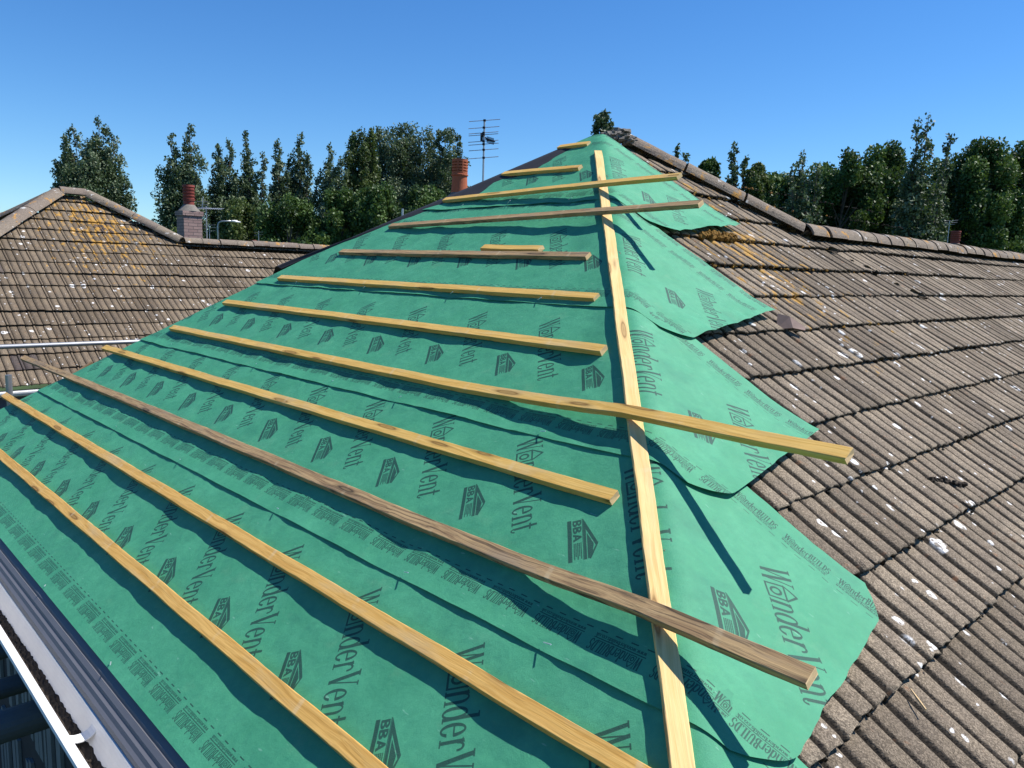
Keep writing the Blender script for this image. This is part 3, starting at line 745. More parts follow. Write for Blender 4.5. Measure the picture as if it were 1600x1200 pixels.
# ------------------------------------------------------------------ green underlay
RAF = .41
def sheet(order, v0, v1, uend, label, left=None, phase=0.0, seed=0, pins=(), vprint=None, lift=.0065):
    du = .0135; uL = float(uleft(v1)) - .02 if left is None else -3.4
    us = np.arange(uL - .02, uend + du, du); us[-1] = uend
    nv = int((v1 - v0) / .0135) + 1; fv = np.linspace(0, 1, nv)
    U, FV = np.meshgrid(us, fv); Vv = v0 + (v1 - v0) * FV
    # ragged cut end and hip-side limit
    lim = uleft(Vv) + .012 * fbm(Vv * 3, Vv * 0, seed + 3)
    if left is not None: lim = np.maximum(lim, left(Vv))
    wav = -.12 * np.clip((Vv - (v1 - .15)) / .15, 0, 1) ** 2 - (.085 * np.clip((v0 + .13 - Vv) / .13, 0, 1) if order == 1 else 0) + .010 * fbm(Vv * 4, Vv * 0 + 3, seed + 9) + .006 * fbm(Vv * 14, Vv * 0, seed + 2)
    Uc = np.clip(U, lim, uend + wav)
    y = -Uc; p = y * n2[0] + Vv * n2[1]
    L = 1 / (1 + np.exp(-np.clip((p - .10) / .03, -30, 30)))       # 1 on the stripped slope
    Rr = 1 - 1 / (1 + np.exp(-np.clip((p + .02) / .02, -30, 30)))
    # sag between the rafters
    Uw = Uc + .07 * fbm(Uc * .9, Vv * .7, 77, 2); bay = np.floor(Uw / RAF); amp = .0055 + .005 * (hash2(bay.astype(np.int64), np.zeros_like(bay, dtype=np.int64) + 3, 5) - .5) * 2
    ph = (Uw / RAF) - bay; sag = -amp * np.sin(np.pi * ph) ** 1.2 * (1 + .7 * fbm(Uc * 1.5, Vv * 2.2, 31))
    hipfade = np.clip((Uc - uleft(Vv)) / .25, 0, 1)
    tens = -.006 * (np.abs(fbm(Uc * 2.2 + Vv * 1.2, Vv * 3.0 - Uc, 11, 3))) - .0035 * np.abs(fbm(Uc * 9 + Vv * 5, Vv * 9 - Uc * 3, seed + 17, 2))
    d = L * (sag + tens) * hipfade * (np.clip((v1 - .02 - Vv) / .30, 0, 1) if order == 0 else 1) + (1 - L) * 0
    d = d + L * .0016 * (1 - np.abs(fbm(Uc * 5.5 + Vv * 2.0, Vv * 2.4, seed + 91, 3)) * 2) - L * .0012 * np.abs(fbm(Uc * 22, Vv * 17, seed + 95, 2))
    # soft ruffles running into the hip
    ruf = np.exp(-((p - .05) / .10) ** 2) * (.006 * fbm(Vv * 7, Uc * 1.0, seed + 21, 3) + .003)
    d = d + ruf
    # on the tiles: rests on the ribs, lightly billowed, cut end lifts a little
    distend = np.clip((uend - Uc) / .25, 0, 1)
    d = d + Rr * (.052 + .006 * fbm(Uc * 5, Vv * 5, seed + 41, 3) + .0035 * fbm(Uc * 14, Vv * 3, seed + 47, 2) + (1 - distend) ** 2 * (.014 + .026 * np.abs(fbm(Vv * 4.5, Vv * 0, seed + 43, 2))))
    # laps: lower edge rides on the sheet below and curls up between the pins
    le = np.clip(1 - (v1 - Vv) / .13, 0, 1) ** 2
    pin = np.ones_like(Uc)
    for q in pins: pin *= 1 - .93 * np.exp(-((Uc - q) / .09) ** 2)
    curl = lift * pin * (.45 + .9 * np.abs(fbm(Uc * 2.6, Uc * 0 + 1, seed + 61, 2))) 
    d = d + le * (curl * (L + .5 * (1 - L)) + .002)
    d = d + order * .0018
    # press down under the lap above
    P3, _ = cloth3d(Uc, Vv, d)
    vp = v1 - 1.0 if vprint is None else vprint
    uv = np.stack([(Uc + phase) / PU, (Vv - vp) / PV], -1)
    ny, nx = U.shape; idx = np.arange(ny * nx).reshape(ny, nx)
    q = np.stack([idx[:-1, :-1], idx[1:, :-1], idx[1:, 1:], idx[:-1, 1:]], -1).reshape(-1, 4)
    keep = (U[:-1, 1:] > lim[:-1, 1:]) | (U[1:, 1:] > lim[1:, 1:]); keep &= (Uc[:-1, 1:] - Uc[:-1, :-1] > 1e-5) | (Uc[1:, 1:] - Uc[1:, :-1] > 1e-5)
    q = q[keep.reshape(-1)]
    org = P3[ny // 2, nx // 2].copy()
    o = mesh_obj('underlay_sheet', P3.reshape(-1, 3), q[:, ::-1].copy(), M['membrane'], None, smooth=True, uv=uv.reshape(-1, 2), org=tuple(org))
    tag(o, label, 'roofing sheet', 'green underlay sheets lapped up the stripped roof')
    # bright bent nails left in the lap
    for qn in pins:
        if qn > uend - .2: continue
        b = MB(); a_ = onL(qn, v1 - .02, .008 + order * .0018); e_ = a_ + .042 * np.array([-.25, -.75, .15 + .2 * random.random()]) / .8
        yq = -qn * n2[0] + v1 * n2[1]
        if yq < .1: continue
        b.tube([a_, e_], .0019, 6)
        b.obj('nail', M['nail'], o)
    return o
sheets = []
sheet(0, 3.71, 4.672, 3.60, 'lowest green underlay sheet, bottom edge beside the dark eaves tray and white gutter', phase=-1.90 + 1.04, seed=1, pins=(-.9, .3, 1.2, 2.1, 2.9), vprint=3.69, lift=.002)
sheet(1, 2.85, 3.87, 3.385, 'second green underlay sheet from the gutter, its large flap under the dark weathered batten end', phase=-1.96 + 1.04, seed=2, pins=(-1.9, -.9, .1, 1.15, 2.05, 2.7), vprint=2.87)
sheet(2, 2.10, 3.12, 2.82, 'third green underlay sheet from the gutter, its flap beneath the farthest overhanging yellow batten', phase=-1.44 + 1.04, seed=3, pins=(-1.7, -.35, .52, 1.12, 2.05), vprint=2.12)
sheet(3, 1.11, 2.26, 2.16, 'fourth green underlay sheet from the gutter, crossed by the slanting shadow of the pinkish batten', phase=-1.30 + 1.04, seed=4, pins=(-1.2, -.3, .6, 1.3), vprint=1.24, lift=.007)
sheet(4, .02, 1.14, 1.375, 'topmost green underlay sheet wrapped over the apex, pointed flap below the hip tiles', phase=-.92 + 1.04, seed=5, pins=(-.45, .05, .62), vprint=.12,
      left=lambda v: np.where(v < .98, -.47, -5.0) , lift=.008)

# black felt strip along the far hip
V = []; Fc = []; n = 70; K = 9; sv = np.linspace(.16, 2.02, n)
for i, s in enumerate(sv):
    ul = float(uleft(s)) - .16 * max(0, (s - 1.55) / .45)
    wL = .36 if s < 1.0 else max(.36 - .6 * (s - 1.0), .06)
    for k in range(K):
        f = k / (K - 1)
        if f <= .6: u_ = ul + wL * (1 - f / .6); P = onL(u_, s, -.004 + .03 * (f / .6) ** 2 + .004 * float(fbm(np.array([s * 6]), np.array([f * 3]), 3)[0]))
        else:
            g = (f - .6) / .4; P = onL(ul, s, .026 - .01 * g) + np.array([.05, .24, -.17]) * g
        V.append(P)
for i in range(n - 1):
    for k in range(K - 1): Fc.append((i * K + k, (i + 1) * K + k, (i + 1) * K + k + 1, i * K + k + 1))
fo = mesh_obj('roofing_felt', V, Fc, M['felt'], None, smooth=True, org=tuple(onL(-1.0, 1.2)))
tag(fo, 'black roofing felt strip draped over the far hip, beside the terracotta pot', 'roofing felt')

# ------------------------------------------------------------------ battens
def batten(p0, p1, up, wood, label, name='batten', wid=.050, thk=.025, grp='loose battens laid across the green underlay', seed=0, endmat=True, bend=None):
    """p0, p1: centre line of the underside; up: normal"""
    p0 = np.array(p0, float); p1 = np.array(p1, float); d = p1 - p0; L = np.linalg.norm(d); d /= L
    up = np.array(up, float); up -= d * (up @ d); up /= np.linalg.norm(up); sd = np.cross(up, d)
    n = max(2, int(L / .05)); V = []; Fc = []; r = np.random.default_rng(seed)
    ch = .002
    sec = [(-wid / 2, ch), (-wid / 2 + ch, 0), (wid / 2 - ch, 0), (wid / 2, ch), (wid / 2, thk - ch), (wid / 2 - ch, thk), (-wid / 2 + ch, thk), (-wid / 2, thk - ch)]
    b1, b2 = r.normal(0, .003), r.normal(0, .002)
    for i in range(n + 1):
        f = i / n
        for (a, z) in sec:
            e = (r.normal(0, .0012), r.normal(0, .0004), r.normal(0, .0004))
            V.append((L * f + (e[0] if i in (0, n) else 0), a + b1 * math.sin(math.pi * f) + .0012 * math.sin(L * f * 9 + seed) + e[1], z + e[2] + abs(b2) * math.sin(math.pi * f) * .5 + (bend(L * f, L) if bend else 0)))
    for i in range(n):
        for k in range(8): Fc.append((i * 8 + k, i * 8 + (k + 1) % 8, (i + 1) * 8 + (k + 1) % 8, (i + 1) * 8 + k))
    Fc.append(tuple(range(8))); Fc.append(tuple(n * 8 + k for k in range(8))[::-1])
    Mx = Matrix(((d[0], sd[0], up[0], p0[0]), (d[1], sd[1], up[1], p0[1]), (d[2], sd[2], up[2], p0[2]), (0, 0, 0, 1)))
    me = bpy.data.meshes.new(name); me.from_pydata(V, [], [f[::-1] for f in Fc]); me.update(); me.materials.append(M[wood]); me.materials.append(M['endgrain'])
    if endmat:
        me.polygons[-1].material_index = 1; me.polygons[-2].material_index = 1
    o = bpy.data.objects.new(name, me); COL.objects.link(o); o.matrix_world = Mx
    return tag(o, label, 'batten', grp)
BT = [  # u0, u1, s of top edge, lift at hip, wood, label
    (-2.6, 3.0, 4.355, 4.34, 0, 'wood_warm', 'lowest yellow batten, nearest the gutter, running out of the bottom of the view'),
    (-3.12, 3.20, 4.012, 4.005, 0, 'wood_warm', 'orange-brown knotty batten, second up from the gutter, cut end beside the hip batten'),
    (-3.95, 3.39, 3.640, 3.640, 1, 'wood_old', 'long weathered dark-grained batten whose grey end overhangs the largest green flap'),
    (-2.66, 2.565, 3.275, 3.285, 0, 'wood', 'yellow batten, fourth up from the gutter, frayed orange end short of the hip batten'),
    (-2.04, 3.185, 2.910, 2.935, 1, 'wood', 'long yellow batten overhanging farthest to the right over bare tiles'),
    (-1.81, 1.985, 2.530, 2.555, 0, 'wood', 'yellow batten, sixth up from the gutter, pale cut end beside the hip batten'),
    (-1.53, 1.660, 2.158, 2.170, 0, 'wood', 'yellow batten, seventh up from the gutter, just under a row of small lettering'),
    (-1.19, 1.320, 1.765, 1.790, 0, 'wood_old', 'brownish batten with the short offcut lying against its upper edge'),
    (-1.01, 1.78, 1.375, 1.365, 1, 'wood_old', 'pinkish brown batten, upper weathered one, crossing the hip batten towards the tiles'),
    (-.77, 1.43, .975, 1.005, 1, 'wood', 'pale yellow batten, uppermost of those crossing the hip batten'),
    (-.465, .345, .580, .605, 0, 'wood', 'short yellow batten, second from the apex, left of the top of the hip batten'),
    (-.213, .095, .171, .175, 0, 'wood', 'shortest yellow batten at the very apex of the green roof'),
]
for i, (u0, u1, sa, sb, cross, wd, lab) in enumerate(BT):
    pA = onL(u0, sa + .025, .003); pB = onL(u1, sb + .025, .004)
    bend = None
    if cross:   # springs up over the hip batten
        uh = HB * SP * sb - .02; Lh = (uh - u0)
        def bend(x, L, Lh=Lh, i=i):
            if i >= 8: return .046 * x / Lh if x < Lh else .046 + (x - Lh) * .020
            if x < Lh - 1.1: return 0.0
            if x < Lh: return .044 * ((x - Lh + 1.1) / 1.1) ** 2
            return .044 - .010 * (x - Lh)
    batten(pA, pB, NL, wd, lab, seed=i + 1, bend=bend)
batten(onL(.40, 1.738, .008), onL(.915, 1.752, .008), NL, 'wood', 'short yellow offcut lying against the upper edge of the brownish batten', name='batten_offcut', seed=40)
hd = HIP3; hn = (NL + NR); hn /= np.linalg.norm(hn)
side = np.cross(hn, hd)
batten(A + hd * .49 + hn * .004 + np.array([.0, -.0, 0]), A + hd * 6.2 + hn * .004, hn, 'wood_pale', 'pale pine batten running down the hip beneath the crossing battens', name='hip_batten', seed=50, wid=.054, grp='hip batten')

# ------------------------------------------------------------------ bits lying on the tiles
def rx(px, py, h=.03):
    """point on the tiled slope under a line of sight, for placing small debris"""
    o = np.array([0, 0, CAMH]); d = at(px, py, 1.0) - o; Pn = A + h * NR
    k = ((Pn - o) @ NR) / (d @ NR); return o + d * k
c_ = rx(1238, 515)
V = [c_ + q for q in map(np.array, [(-.07, .06, .0), (-.035, .075, .085), (.0, .02, .07), (.05, -.05, .015), (.02, -.065, .0), (-.035, -.02, .012)])]
V += [v + np.array([.012, .006, -.006]) for v in V]
shard = mesh_obj('tile_shard', V, [(0, 1, 2), (0, 2, 5), (5, 2, 3, 4), (11, 8, 6), (8, 7, 6), (10, 9, 8, 11), (0, 6, 7, 1), (1, 7, 8, 2), (2, 8, 9, 3), (3, 9, 10, 4), (4, 10, 11, 5), (5, 11, 6, 0)], M['slate_bit'], None, org=tuple(c_))
tag(shard, 'pinkish broken tile shard standing up from a course joint on the brown tiles', 'tile shard')
c_ = rx(1433, 1098, .03); b = MB(); b.tube([c_ + np.array([-.02, -.03, .0]), c_ + np.array([0, 0, .012]), c_ + np.array([.025, .028, .02])], [.003, .004, .002], 6)
tag(b.obj('twig', M['endgrain'], None, org=tuple(c_)), 'short pale twig lying on the brown tiles at lower right', 'twig')
c_ = rx(1475, 757, .02); b = MB()
for i in range(9):
    f = i / 8; b.add(*blob(c_ + np.array([-.10 + .2 * f, .05 - .10 * f, -.03 * f + .02 + .01 * random.random()]), .008 + .008 * random.random(), i, 2, .6))
tag(b.obj('moss_lump', M['dirt'], None, org=tuple(c_)), 'long black clump of dead moss lying on the right-hand tiles', 'moss')
# moss along the tile noses
rr = np.random.default_rng(5); b1 = MB(); b2 = MB()
for ci, s in enumerate(L1[1:]):
    n_ = 150 if s < 2.6 else 110
    for i in range(n_):
        x = rr.uniform(-KR * s + .1, 4.5 - .1 * s); near = math.exp(-((x - .2) / 1.2) ** 2) * (1 if s < 2.1 else .15)
        sz = rr.uniform(.003, .009)
        gold = rr.random() < near * .75
        (b2 if gold else b1).add(*blob(onR(x, s + rr.normal(0, .008) - .003, .012 + rr.random() * .012), sz * (1.5 if gold else 1), i, 1, .6, (1.4, 1, .8)))
tag(b1.obj('moss', M['moss'], house), kind='stuff'); tag(b2.obj('moss', M['moss_gold'], house), 'golden moss along the upper course joints', kind='stuff')
b = MB()
for i in range(70):
    f = i / 69; b.add(*blob(rx(1095 + 55 * f, 366 + 6 * f + random.uniform(-3, 3), .035), random.uniform(.012, .022), i, 2, .6))
tag(b.obj('moss', M['moss_gold'], house), 'thick orange moss bank under the topmost flap', kind='stuff')

# ------------------------------------------------------------------ neighbouring house on the left
nb = thing('neighbouring_house', (8.0, 15.0, 0), 'neighbouring house at left with a pyramid-topped lichen-spotted brown tile roof', 'house')
NA = np.array([3.71, 15.10, 1.01 + CAMH]); NB = np.array([4.16, 15.10, 1.01 + CAMH])
FN = np.array([0, -SP, CP]); SMAX = 4.86
LN = [SMAX - G * k for k in range(15, -1, -1)]; LN = [q for q in LN if q >= .0]
LN = [max(LN[0] - G, .0)] + LN if LN[0] > .05 else LN
o_ = tile_slope('roof', NA, np.array([1., 0, 0]), np.array([0, -CP, -SP]), FN, lambda s: -CP * s - .05, lambda s: .45 + CP * s + .05 if s < 1.36 else 14.0, LN, M['tiles_left'], nb, 21, prof=PROF_L)
tile_slope('rear_roof', NA, np.array([0, 1., 0]), np.array([-CP, 0, -SP]), np.array([-SP, 0, CP]), lambda s: -CP * s - .05, lambda s: CP * s + .05, LN, M['tiles_left'], nb, 22, prof=PROF_L)
tile_slope('rear_roof', NB, np.array([0, 1., 0]), np.array([CP, 0, -SP]), np.array([SP, 0, CP]), lambda s: -CP * s, lambda s: CP * s, [G * k for k in range(9)], M['tiles_left'], nb, 23)
NYR = 15.10 - 1.36 * CP; NZR = NA[2] - 1.36 * SP
tile_slope('rear_roof', np.array([5.2, NYR, NZR]), np.array([1., 0, 0]), np.array([0, CP, -SP]), np.array([0, SP, CP]), lambda s: 0, lambda s: 12.5, [G * k for k in range(12)], M['tiles_left'], nb, 24)
U3 = (0, 0, 1)
def hp(P, sx, sy, s): return P + np.array([sx * CP * s, sy * CP * s, -SP * s])
ridge_run(hp(NA, -1, -1, 0) + (0, 0, .05), hp(NA, -1, -1, 4.86) + (0, 0, .035), .165, .46, o_, U3, 31, ang=1.15)
ridge_run(hp(NA, -1, 1, 0.1) + (0, 0, .05), hp(NA, -1, 1, 4.86) + (0, 0, .035), .165, .46, o_, U3, 32, ang=1.15)
ridge_run(hp(NB, 1, -1, 0) + (0, 0, .05), hp(NB, 1, -1, 1.36) + (0, 0, .04), .125, .42, o_, U3, 33)
ridge_run(NA + (0.02, 0, .05), NB + (-.02, 0, .05), .13, .45, o_, U3, 34)
ridge_run((5.35, NYR, NZR + .03), (17.5, NYR, NZR + .03), .12, .31, o_, U3, 35, ang=1.35)
b = MB(); b.aabb(.1, 17.6, 11.35, 11.6, 0, 4.78); b.aabb(.1, .35, 11.6, 18.6, 0, 4.78); b.obj('wall', M['render_wall'], nb)
def extrude_x(name, prof, x0, x1, mat, parent):
    k = len(prof); V = [(x, y, z) for x in (x0, x1) for (y, z) in prof]
    Fc = [(j, (j + 1) % k, k + (j + 1) % k, k + j) for j in range(k)] + [tuple(range(k)), tuple(range(k, 2 * k))[::-1]]
    return mesh_obj(name, V, Fc, mat, parent)
ez = NA[2] - SMAX * SP; ey = NA[1] - SMAX * CP
def gut(cy, cz, r): 
    a = [(cy - r * math.cos(math.pi * k / 10), cz - r * math.sin(math.pi * k / 10)) for k in range(11)]
    b_ = [(cy + (r - .005) * math.cos(math.pi * k / 10), cz - (r - .005) * math.sin(math.pi * k / 10) + .002) for k in range(11)]
    return a + b_
extrude_x('gutter', gut(ey - .045, ez - .045, .06), -.3, 17, M['paint_white'], nb)
extrude_x('fascia', [(ey + .03, ez - .05), (ey + .055, ez - .05), (ey + .055, ez - .25), (ey + .03, ez - .25)], -.3, 17, M['upvc_dark'], nb)
extrude_x('soffit', [(ey + .06, ez - .25), (ey + .38, ez - .25), (ey + .38, ez - .235), (ey + .06, ez - .235)], -.3, 17, M['paint_white'], nb)

# ------------------------------------------------------------------ scaffolding
def tube_thing(name, p0, p1, label, cat='scaffold tube', mat='galv', r=.0242, grp='scaffold tubes'):
    b = MB(); p0 = np.array(p0, float); p1 = np.array(p1, float); d = (p1 - p0) / np.linalg.norm(p1 - p0)
    b.tube([p0, p1], r, 20, cap=False); b.tube([p1, p0], r - .004, 20, cap=False)
    n = 20
    # annular end rims
    for q in (0, 1):
        for k in range(n):
            k2 = (k + 1) % n
    b.tube([p0 - d * .0005, p0 + d * .0015], r, 20); b.tube([p1 - d * .0015, p1 + d * .0005], r, 20)
    return tag(b.obj(name, M[mat], None, smooth=False, org=tuple(p0)), label, cat, grp)
T0 = at(-220, 549, 7.6); T1 = at(232, 533, 8.0)
tg = at(0, 542, 7.8); yt = tg[1]; zt = tg[2]
tube_thing('scaffold_tube', (-.6, 9.15, zt), (3.15, 9.15, zt), 'long horizontal scaffold tube crossing in front of the left-hand brown roof')
up_ = at(13, 586, 6.3)
tube_thing('scaffold_tube', (up_[0], up_[1], 0), (up_[0], up_[1], up_[2]), 'upright scaffold tube with open top at the left edge beside the tip of a batten')
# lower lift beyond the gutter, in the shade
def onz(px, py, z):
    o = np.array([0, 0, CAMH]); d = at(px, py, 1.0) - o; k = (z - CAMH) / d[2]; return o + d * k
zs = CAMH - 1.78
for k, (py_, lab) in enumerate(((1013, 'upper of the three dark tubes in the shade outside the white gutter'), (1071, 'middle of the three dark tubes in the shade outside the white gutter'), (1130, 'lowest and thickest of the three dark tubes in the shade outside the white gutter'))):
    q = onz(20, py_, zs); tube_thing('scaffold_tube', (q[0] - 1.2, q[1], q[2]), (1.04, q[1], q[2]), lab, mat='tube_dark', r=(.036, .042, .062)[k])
q = onz(30, 1060, 2.0)
fe = thing('board_fence', (0, 9.3, 0), 'pale vertical board fence glimpsed low down behind the dark scaffold tubes', 'fence')
b = MB(); x = -6.0
rf = random.Random(3)
while x < 2.4:
    wb = rf.uniform(.065, .09); b.aabb(x, x + wb, 9.3, 9.325, .1, 3.1 + rf.uniform(-.02, .02)); x += wb + rf.choice((.012, .03, .02, .09))
b.obj('fence_boards', M['board'], fe)
for x in (-5.8, -4.0, -2.2, -.4, 1.4): b = MB(); b.aabb(x, x + .1, 9.33, 9.43, 0, 3.0); b.obj('fence_post', M['timber'], fe)
b = MB(); b.aabb(-6, 2.4, 9.328, 9.36, .5, .6); b.obj('fence_rail', M['timber'], fe)
# ------------------------------------------------------------------ chimneys, aerials, lamp
def chimney(name, base_pt, ztop, wx, wy, pot_z, label, potmat, louvre=False, stack='brick', pr=.14):
    x, y = base_pt[0], base_pt[1]; t = thing(name, (x, y, 0), label, 'chimney')
    b = MB(); b.aabb(x - wx / 2, x + wx / 2, y - wy / 2, y + wy / 2, 4.5, ztop - .26); b.obj('stack', M[stack], t)
    b = MB(); b.aabb(x - wx / 2 - .03, x + wx / 2 + .03, y - wy / 2 - .03, y + wy / 2 + .03, ztop - .258, ztop - .15); b.obj('corbel', M[stack], t)
    b = MB(); b.lathe((x, y, ztop - .15), [(wx * .60, .002), (wx * .52, .04), (pr * 1.3, .11), (pr * 1.0, .16), (0.01, .16)], 4 * 6); b.obj('flaunching', M['mortar'], t, smooth=True)
    h = pot_z - ztop; b = MB()
    if louvre:
        pf = [(pr * 1.12, -.08), (pr * 1.0, .25 * h), (pr * .96, .50 * h), (pr * 1.1, .51 * h), (pr * 1.1, .545 * h), (pr * .98, .56 * h)]
        z = .58
        while z < .95: pf += [(pr * 1.0, z * h), (pr * 1.0, (z + .045) * h), (pr * .80, (z + .05) * h), (pr * .80, (z + .08) * h)]; z += .085
        pf += [(pr * 1.0, .96 * h), (pr * 1.02, h), (pr * .8, h), (pr * .75, .9 * h)]
    else:
        pf = [(pr * .92, -.08), (pr * .92, .22 * h), (pr * 1.08, .24 * h)]; z = .26
        while z < .88: pf += [(pr * 1.05, z * h), (pr * 1.12, (z + .06) * h), (pr * .95, (z + .075) * h), (pr * .95, (z + .12) * h)]; z += .155
        pf += [(pr * 1.08, .9 * h), (pr * 1.05, h), (pr * .85, h), (pr * .8, .9 * h)]
    b.lathe((x, y, ztop), pf, 28); cpo = b.obj('chimney_pot', M[potmat], t)
    if louvre:
        b = MB()
        for k in range(10):
            a = k / 10 * 2 * math.pi; b.box((x + pr * .93 * math.cos(a), y + pr * .93 * math.sin(a), ztop + .77 * h), (.0 + .05 * abs(math.cos(a)) * pr + .004, 0, 0), (0, .05 * abs(math.sin(a)) * pr + .004, 0), (0, 0, .19 * h))
        b.obj('louvre_bars', M[potmat], cpo)
    return t
cb = at(296, 345, 19.3)
chimney('brick_chimney', cb, at(296, 321, 19.3)[2] + .0, .45, .45, at(293, 290, 19.3)[2], 'purple-grey brick chimney with a ribbed dark red pot, rising behind the left-hand ridge', 'terracotta_red', pr=.135)
cp = at(718, 290, 14.5)
chimney('brick_chimney', cp, at(718, 301, 14.5)[2], .5, .5, at(718, 250, 14.5)[2], 'chimney with orange louvred terracotta pot behind the green slope, left of the tall aerial', 'terracotta', True, pr=.145)
cp = at(1492, 378, 30)
chimney('brick_chimney', cp, at(1492, 381, 30)[2], .5, .5, at(1492, 361, 30)[2], 'small red chimney pot peeping over the right-hand ridge before the dark trees', 'terracotta_red', pr=.17)
cp = at(396, 384, 42)
chimney('brick_chimney', cp, at(396, 383, 42)[2], .7, .7, at(396, 375, 42)[2], 'small distant chimney just above the left ridge, right of the street lamp', 'terracotta_red', pr=.15)

def aerial(px, d, ybase, ytop, els, label, width, boomdir=None, r=.016, horiz=None):
    p = at(px, ytop, d); pb = at(px, ybase, d); t = thing('television_aerial', (p[0], p[1], pb[2] - .6), label, 'aerial')
    b = MB(); b.tube([(p[0], p[1], pb[2] - 2.2), (p[0], p[1], p[2])], r, 12); b.obj('mast', M['alu'], t)
    side = R[:, 0].copy(); side[2] = 0; side /= np.linalg.norm(side); fwd = np.array([-side[1], side[0], 0])
    for (yy, off, dep, wd) in els:
        q = at(px, yy, d); c = np.array([p[0], p[1], q[2]]) + side * off - fwd * dep
        tl = np.array([0, 0, .025])
        b = MB(); b.tube([c - side * wd / 2 - tl, c + side * wd / 2 + tl], .0055, 8); eo = b.obj('element', M['alu'], t)
        b = MB(); b.box(c, side * .02, fwd * .02, (0, 0, .015)); b.obj('clip', M['plastic_black'], eo)
    return t, p, side, fwd
t, p, side, fwd = aerial(757, 12.6, 280, 190, [(190, .005, .10, .50), (200, -.005, .05, .50), (207.5, -.01, .02, .48), (210.5, -.01, .02, .48), (220.5, -.01, .03, .49), (225, -.005, .03, .49), (234, 0, .06, .48), (247, .005, .12, .48)],
       'tall television aerial with stacked horizontal rods, right of the orange pot', .5)
b = MB(); z1 = at(757, 216, 12.6)[2]; P0 = np.array([p[0], p[1], z1])
b.tube([P0 - side * .05 + (0, 0, .05), P0 + side * .05, P0 + side * .18 - fwd * .35 + (0, 0, -.10)], .012, 8)
for k in range(7):
    c = P0 + (side * .18 - fwd * .35 + np.array([0, 0, -.1])) * (.3 + .1 * k); b.box(c, side * .006, fwd * .006, (0, 0, .05)); b.box(c, side * .03, fwd * .006, (0, 0, .006))
b.box(P0 - side * .04 + (0, 0, .02), side * .02, fwd * .02, (0, 0, .06)); b.obj('boom', M['plastic_black'], t)
t, p, side, fwd = aerial(322, 19.6, 378, 322, [], 'thin aerial mast with a slanting grid of rods, just right of the brick chimney', .3, r=.014)
b = MB(); z1 = at(322, 326, 19.6)[2]; P0 = np.array([p[0], p[1], z1])
b.tube([P0 - side * .22, P0 + side * .38], .012, 8)
for k in range(12):
    c = P0 + side * (-.15 + .05 * k); b.tube([c - fwd * .14 - (0, 0, .02), c + fwd * .14 + (0, 0, .03)], .005, 6)
for dz in (.03, .10, .17): b.tube([P0 - side * .22 + (0, 0, dz), P0 + side * .05 + (0, 0, dz)], .006, 6)
b.tube([P0 - side * .10, P0 - side * .07 + (0, 0, .3)], .012, 8)
b.obj('boom', M['alu'], t)
t, p, side, fwd = aerial(327, 33, 378, 350, [(352, 0, 0, .5), (356, 0, 0, .55), (361, 0, 0, .5)], 'distant aerial with short rods between the brick chimney and the street lamp', .5, r=.012)
t, p, side, fwd = aerial(404, 45, 385, 361, [(363, 0, 0, .5), (367, 0, 0, .5)], 'distant aerial beside the small far chimney, before the trees', .5, r=.02)
t, p, side, fwd = aerial(629, 30, 350, 326, [], 'short bare pole seen against dark trees over the green slope', .4, r=.04)
t, p, side, fwd = aerial(1484, 31, 380, 345, [(345, .0, .1, .55), (348, .05, 0, .5), (351, .0, 0, .45)], 'small pale aerial on the right-hand distant chimney in front of the trees', .5, r=.012)
# street lamp
lp = at(341, 378, 42); t = thing('street_lamp', (lp[0], lp[1], 0), 'pale grey street lamp with a bracket arm and white head, behind the left ridge', 'street lamp')
zt_ = at(341, 346, 42)[2]; side = R[:, 0].copy(); side[2] = 0; side /= np.linalg.norm(side); P0 = np.array([lp[0], lp[1], 0])
b = MB(); b.tube([P0, P0 + (0, 0, 4)], [.09, .07], 12); b.tube([P0 + (0, 0, 3.98), P0 + (0, 0, zt_ - .25), P0 + side * .05 + (0, 0, zt_ - .08), P0 + side * .2 + (0, 0, zt_), P0 + side * .7 + (0, 0, zt_ + .03)], .045, 12); b.obj('lamp_post', M['galv'], t, smooth=True)
b = MB(); c = P0 + side * .9 + np.array([0, 0, zt_ + .02]); b.add(*blob(c, .2, 3, 3, .02, (1, 1, .35))); b.add(*blob(c + side * .15 - (0, 0, .03), .16, 4, 3, .02, (1.2, 1, .3))); b.obj('lamp_head', M['paint_white'], t, smooth=True)

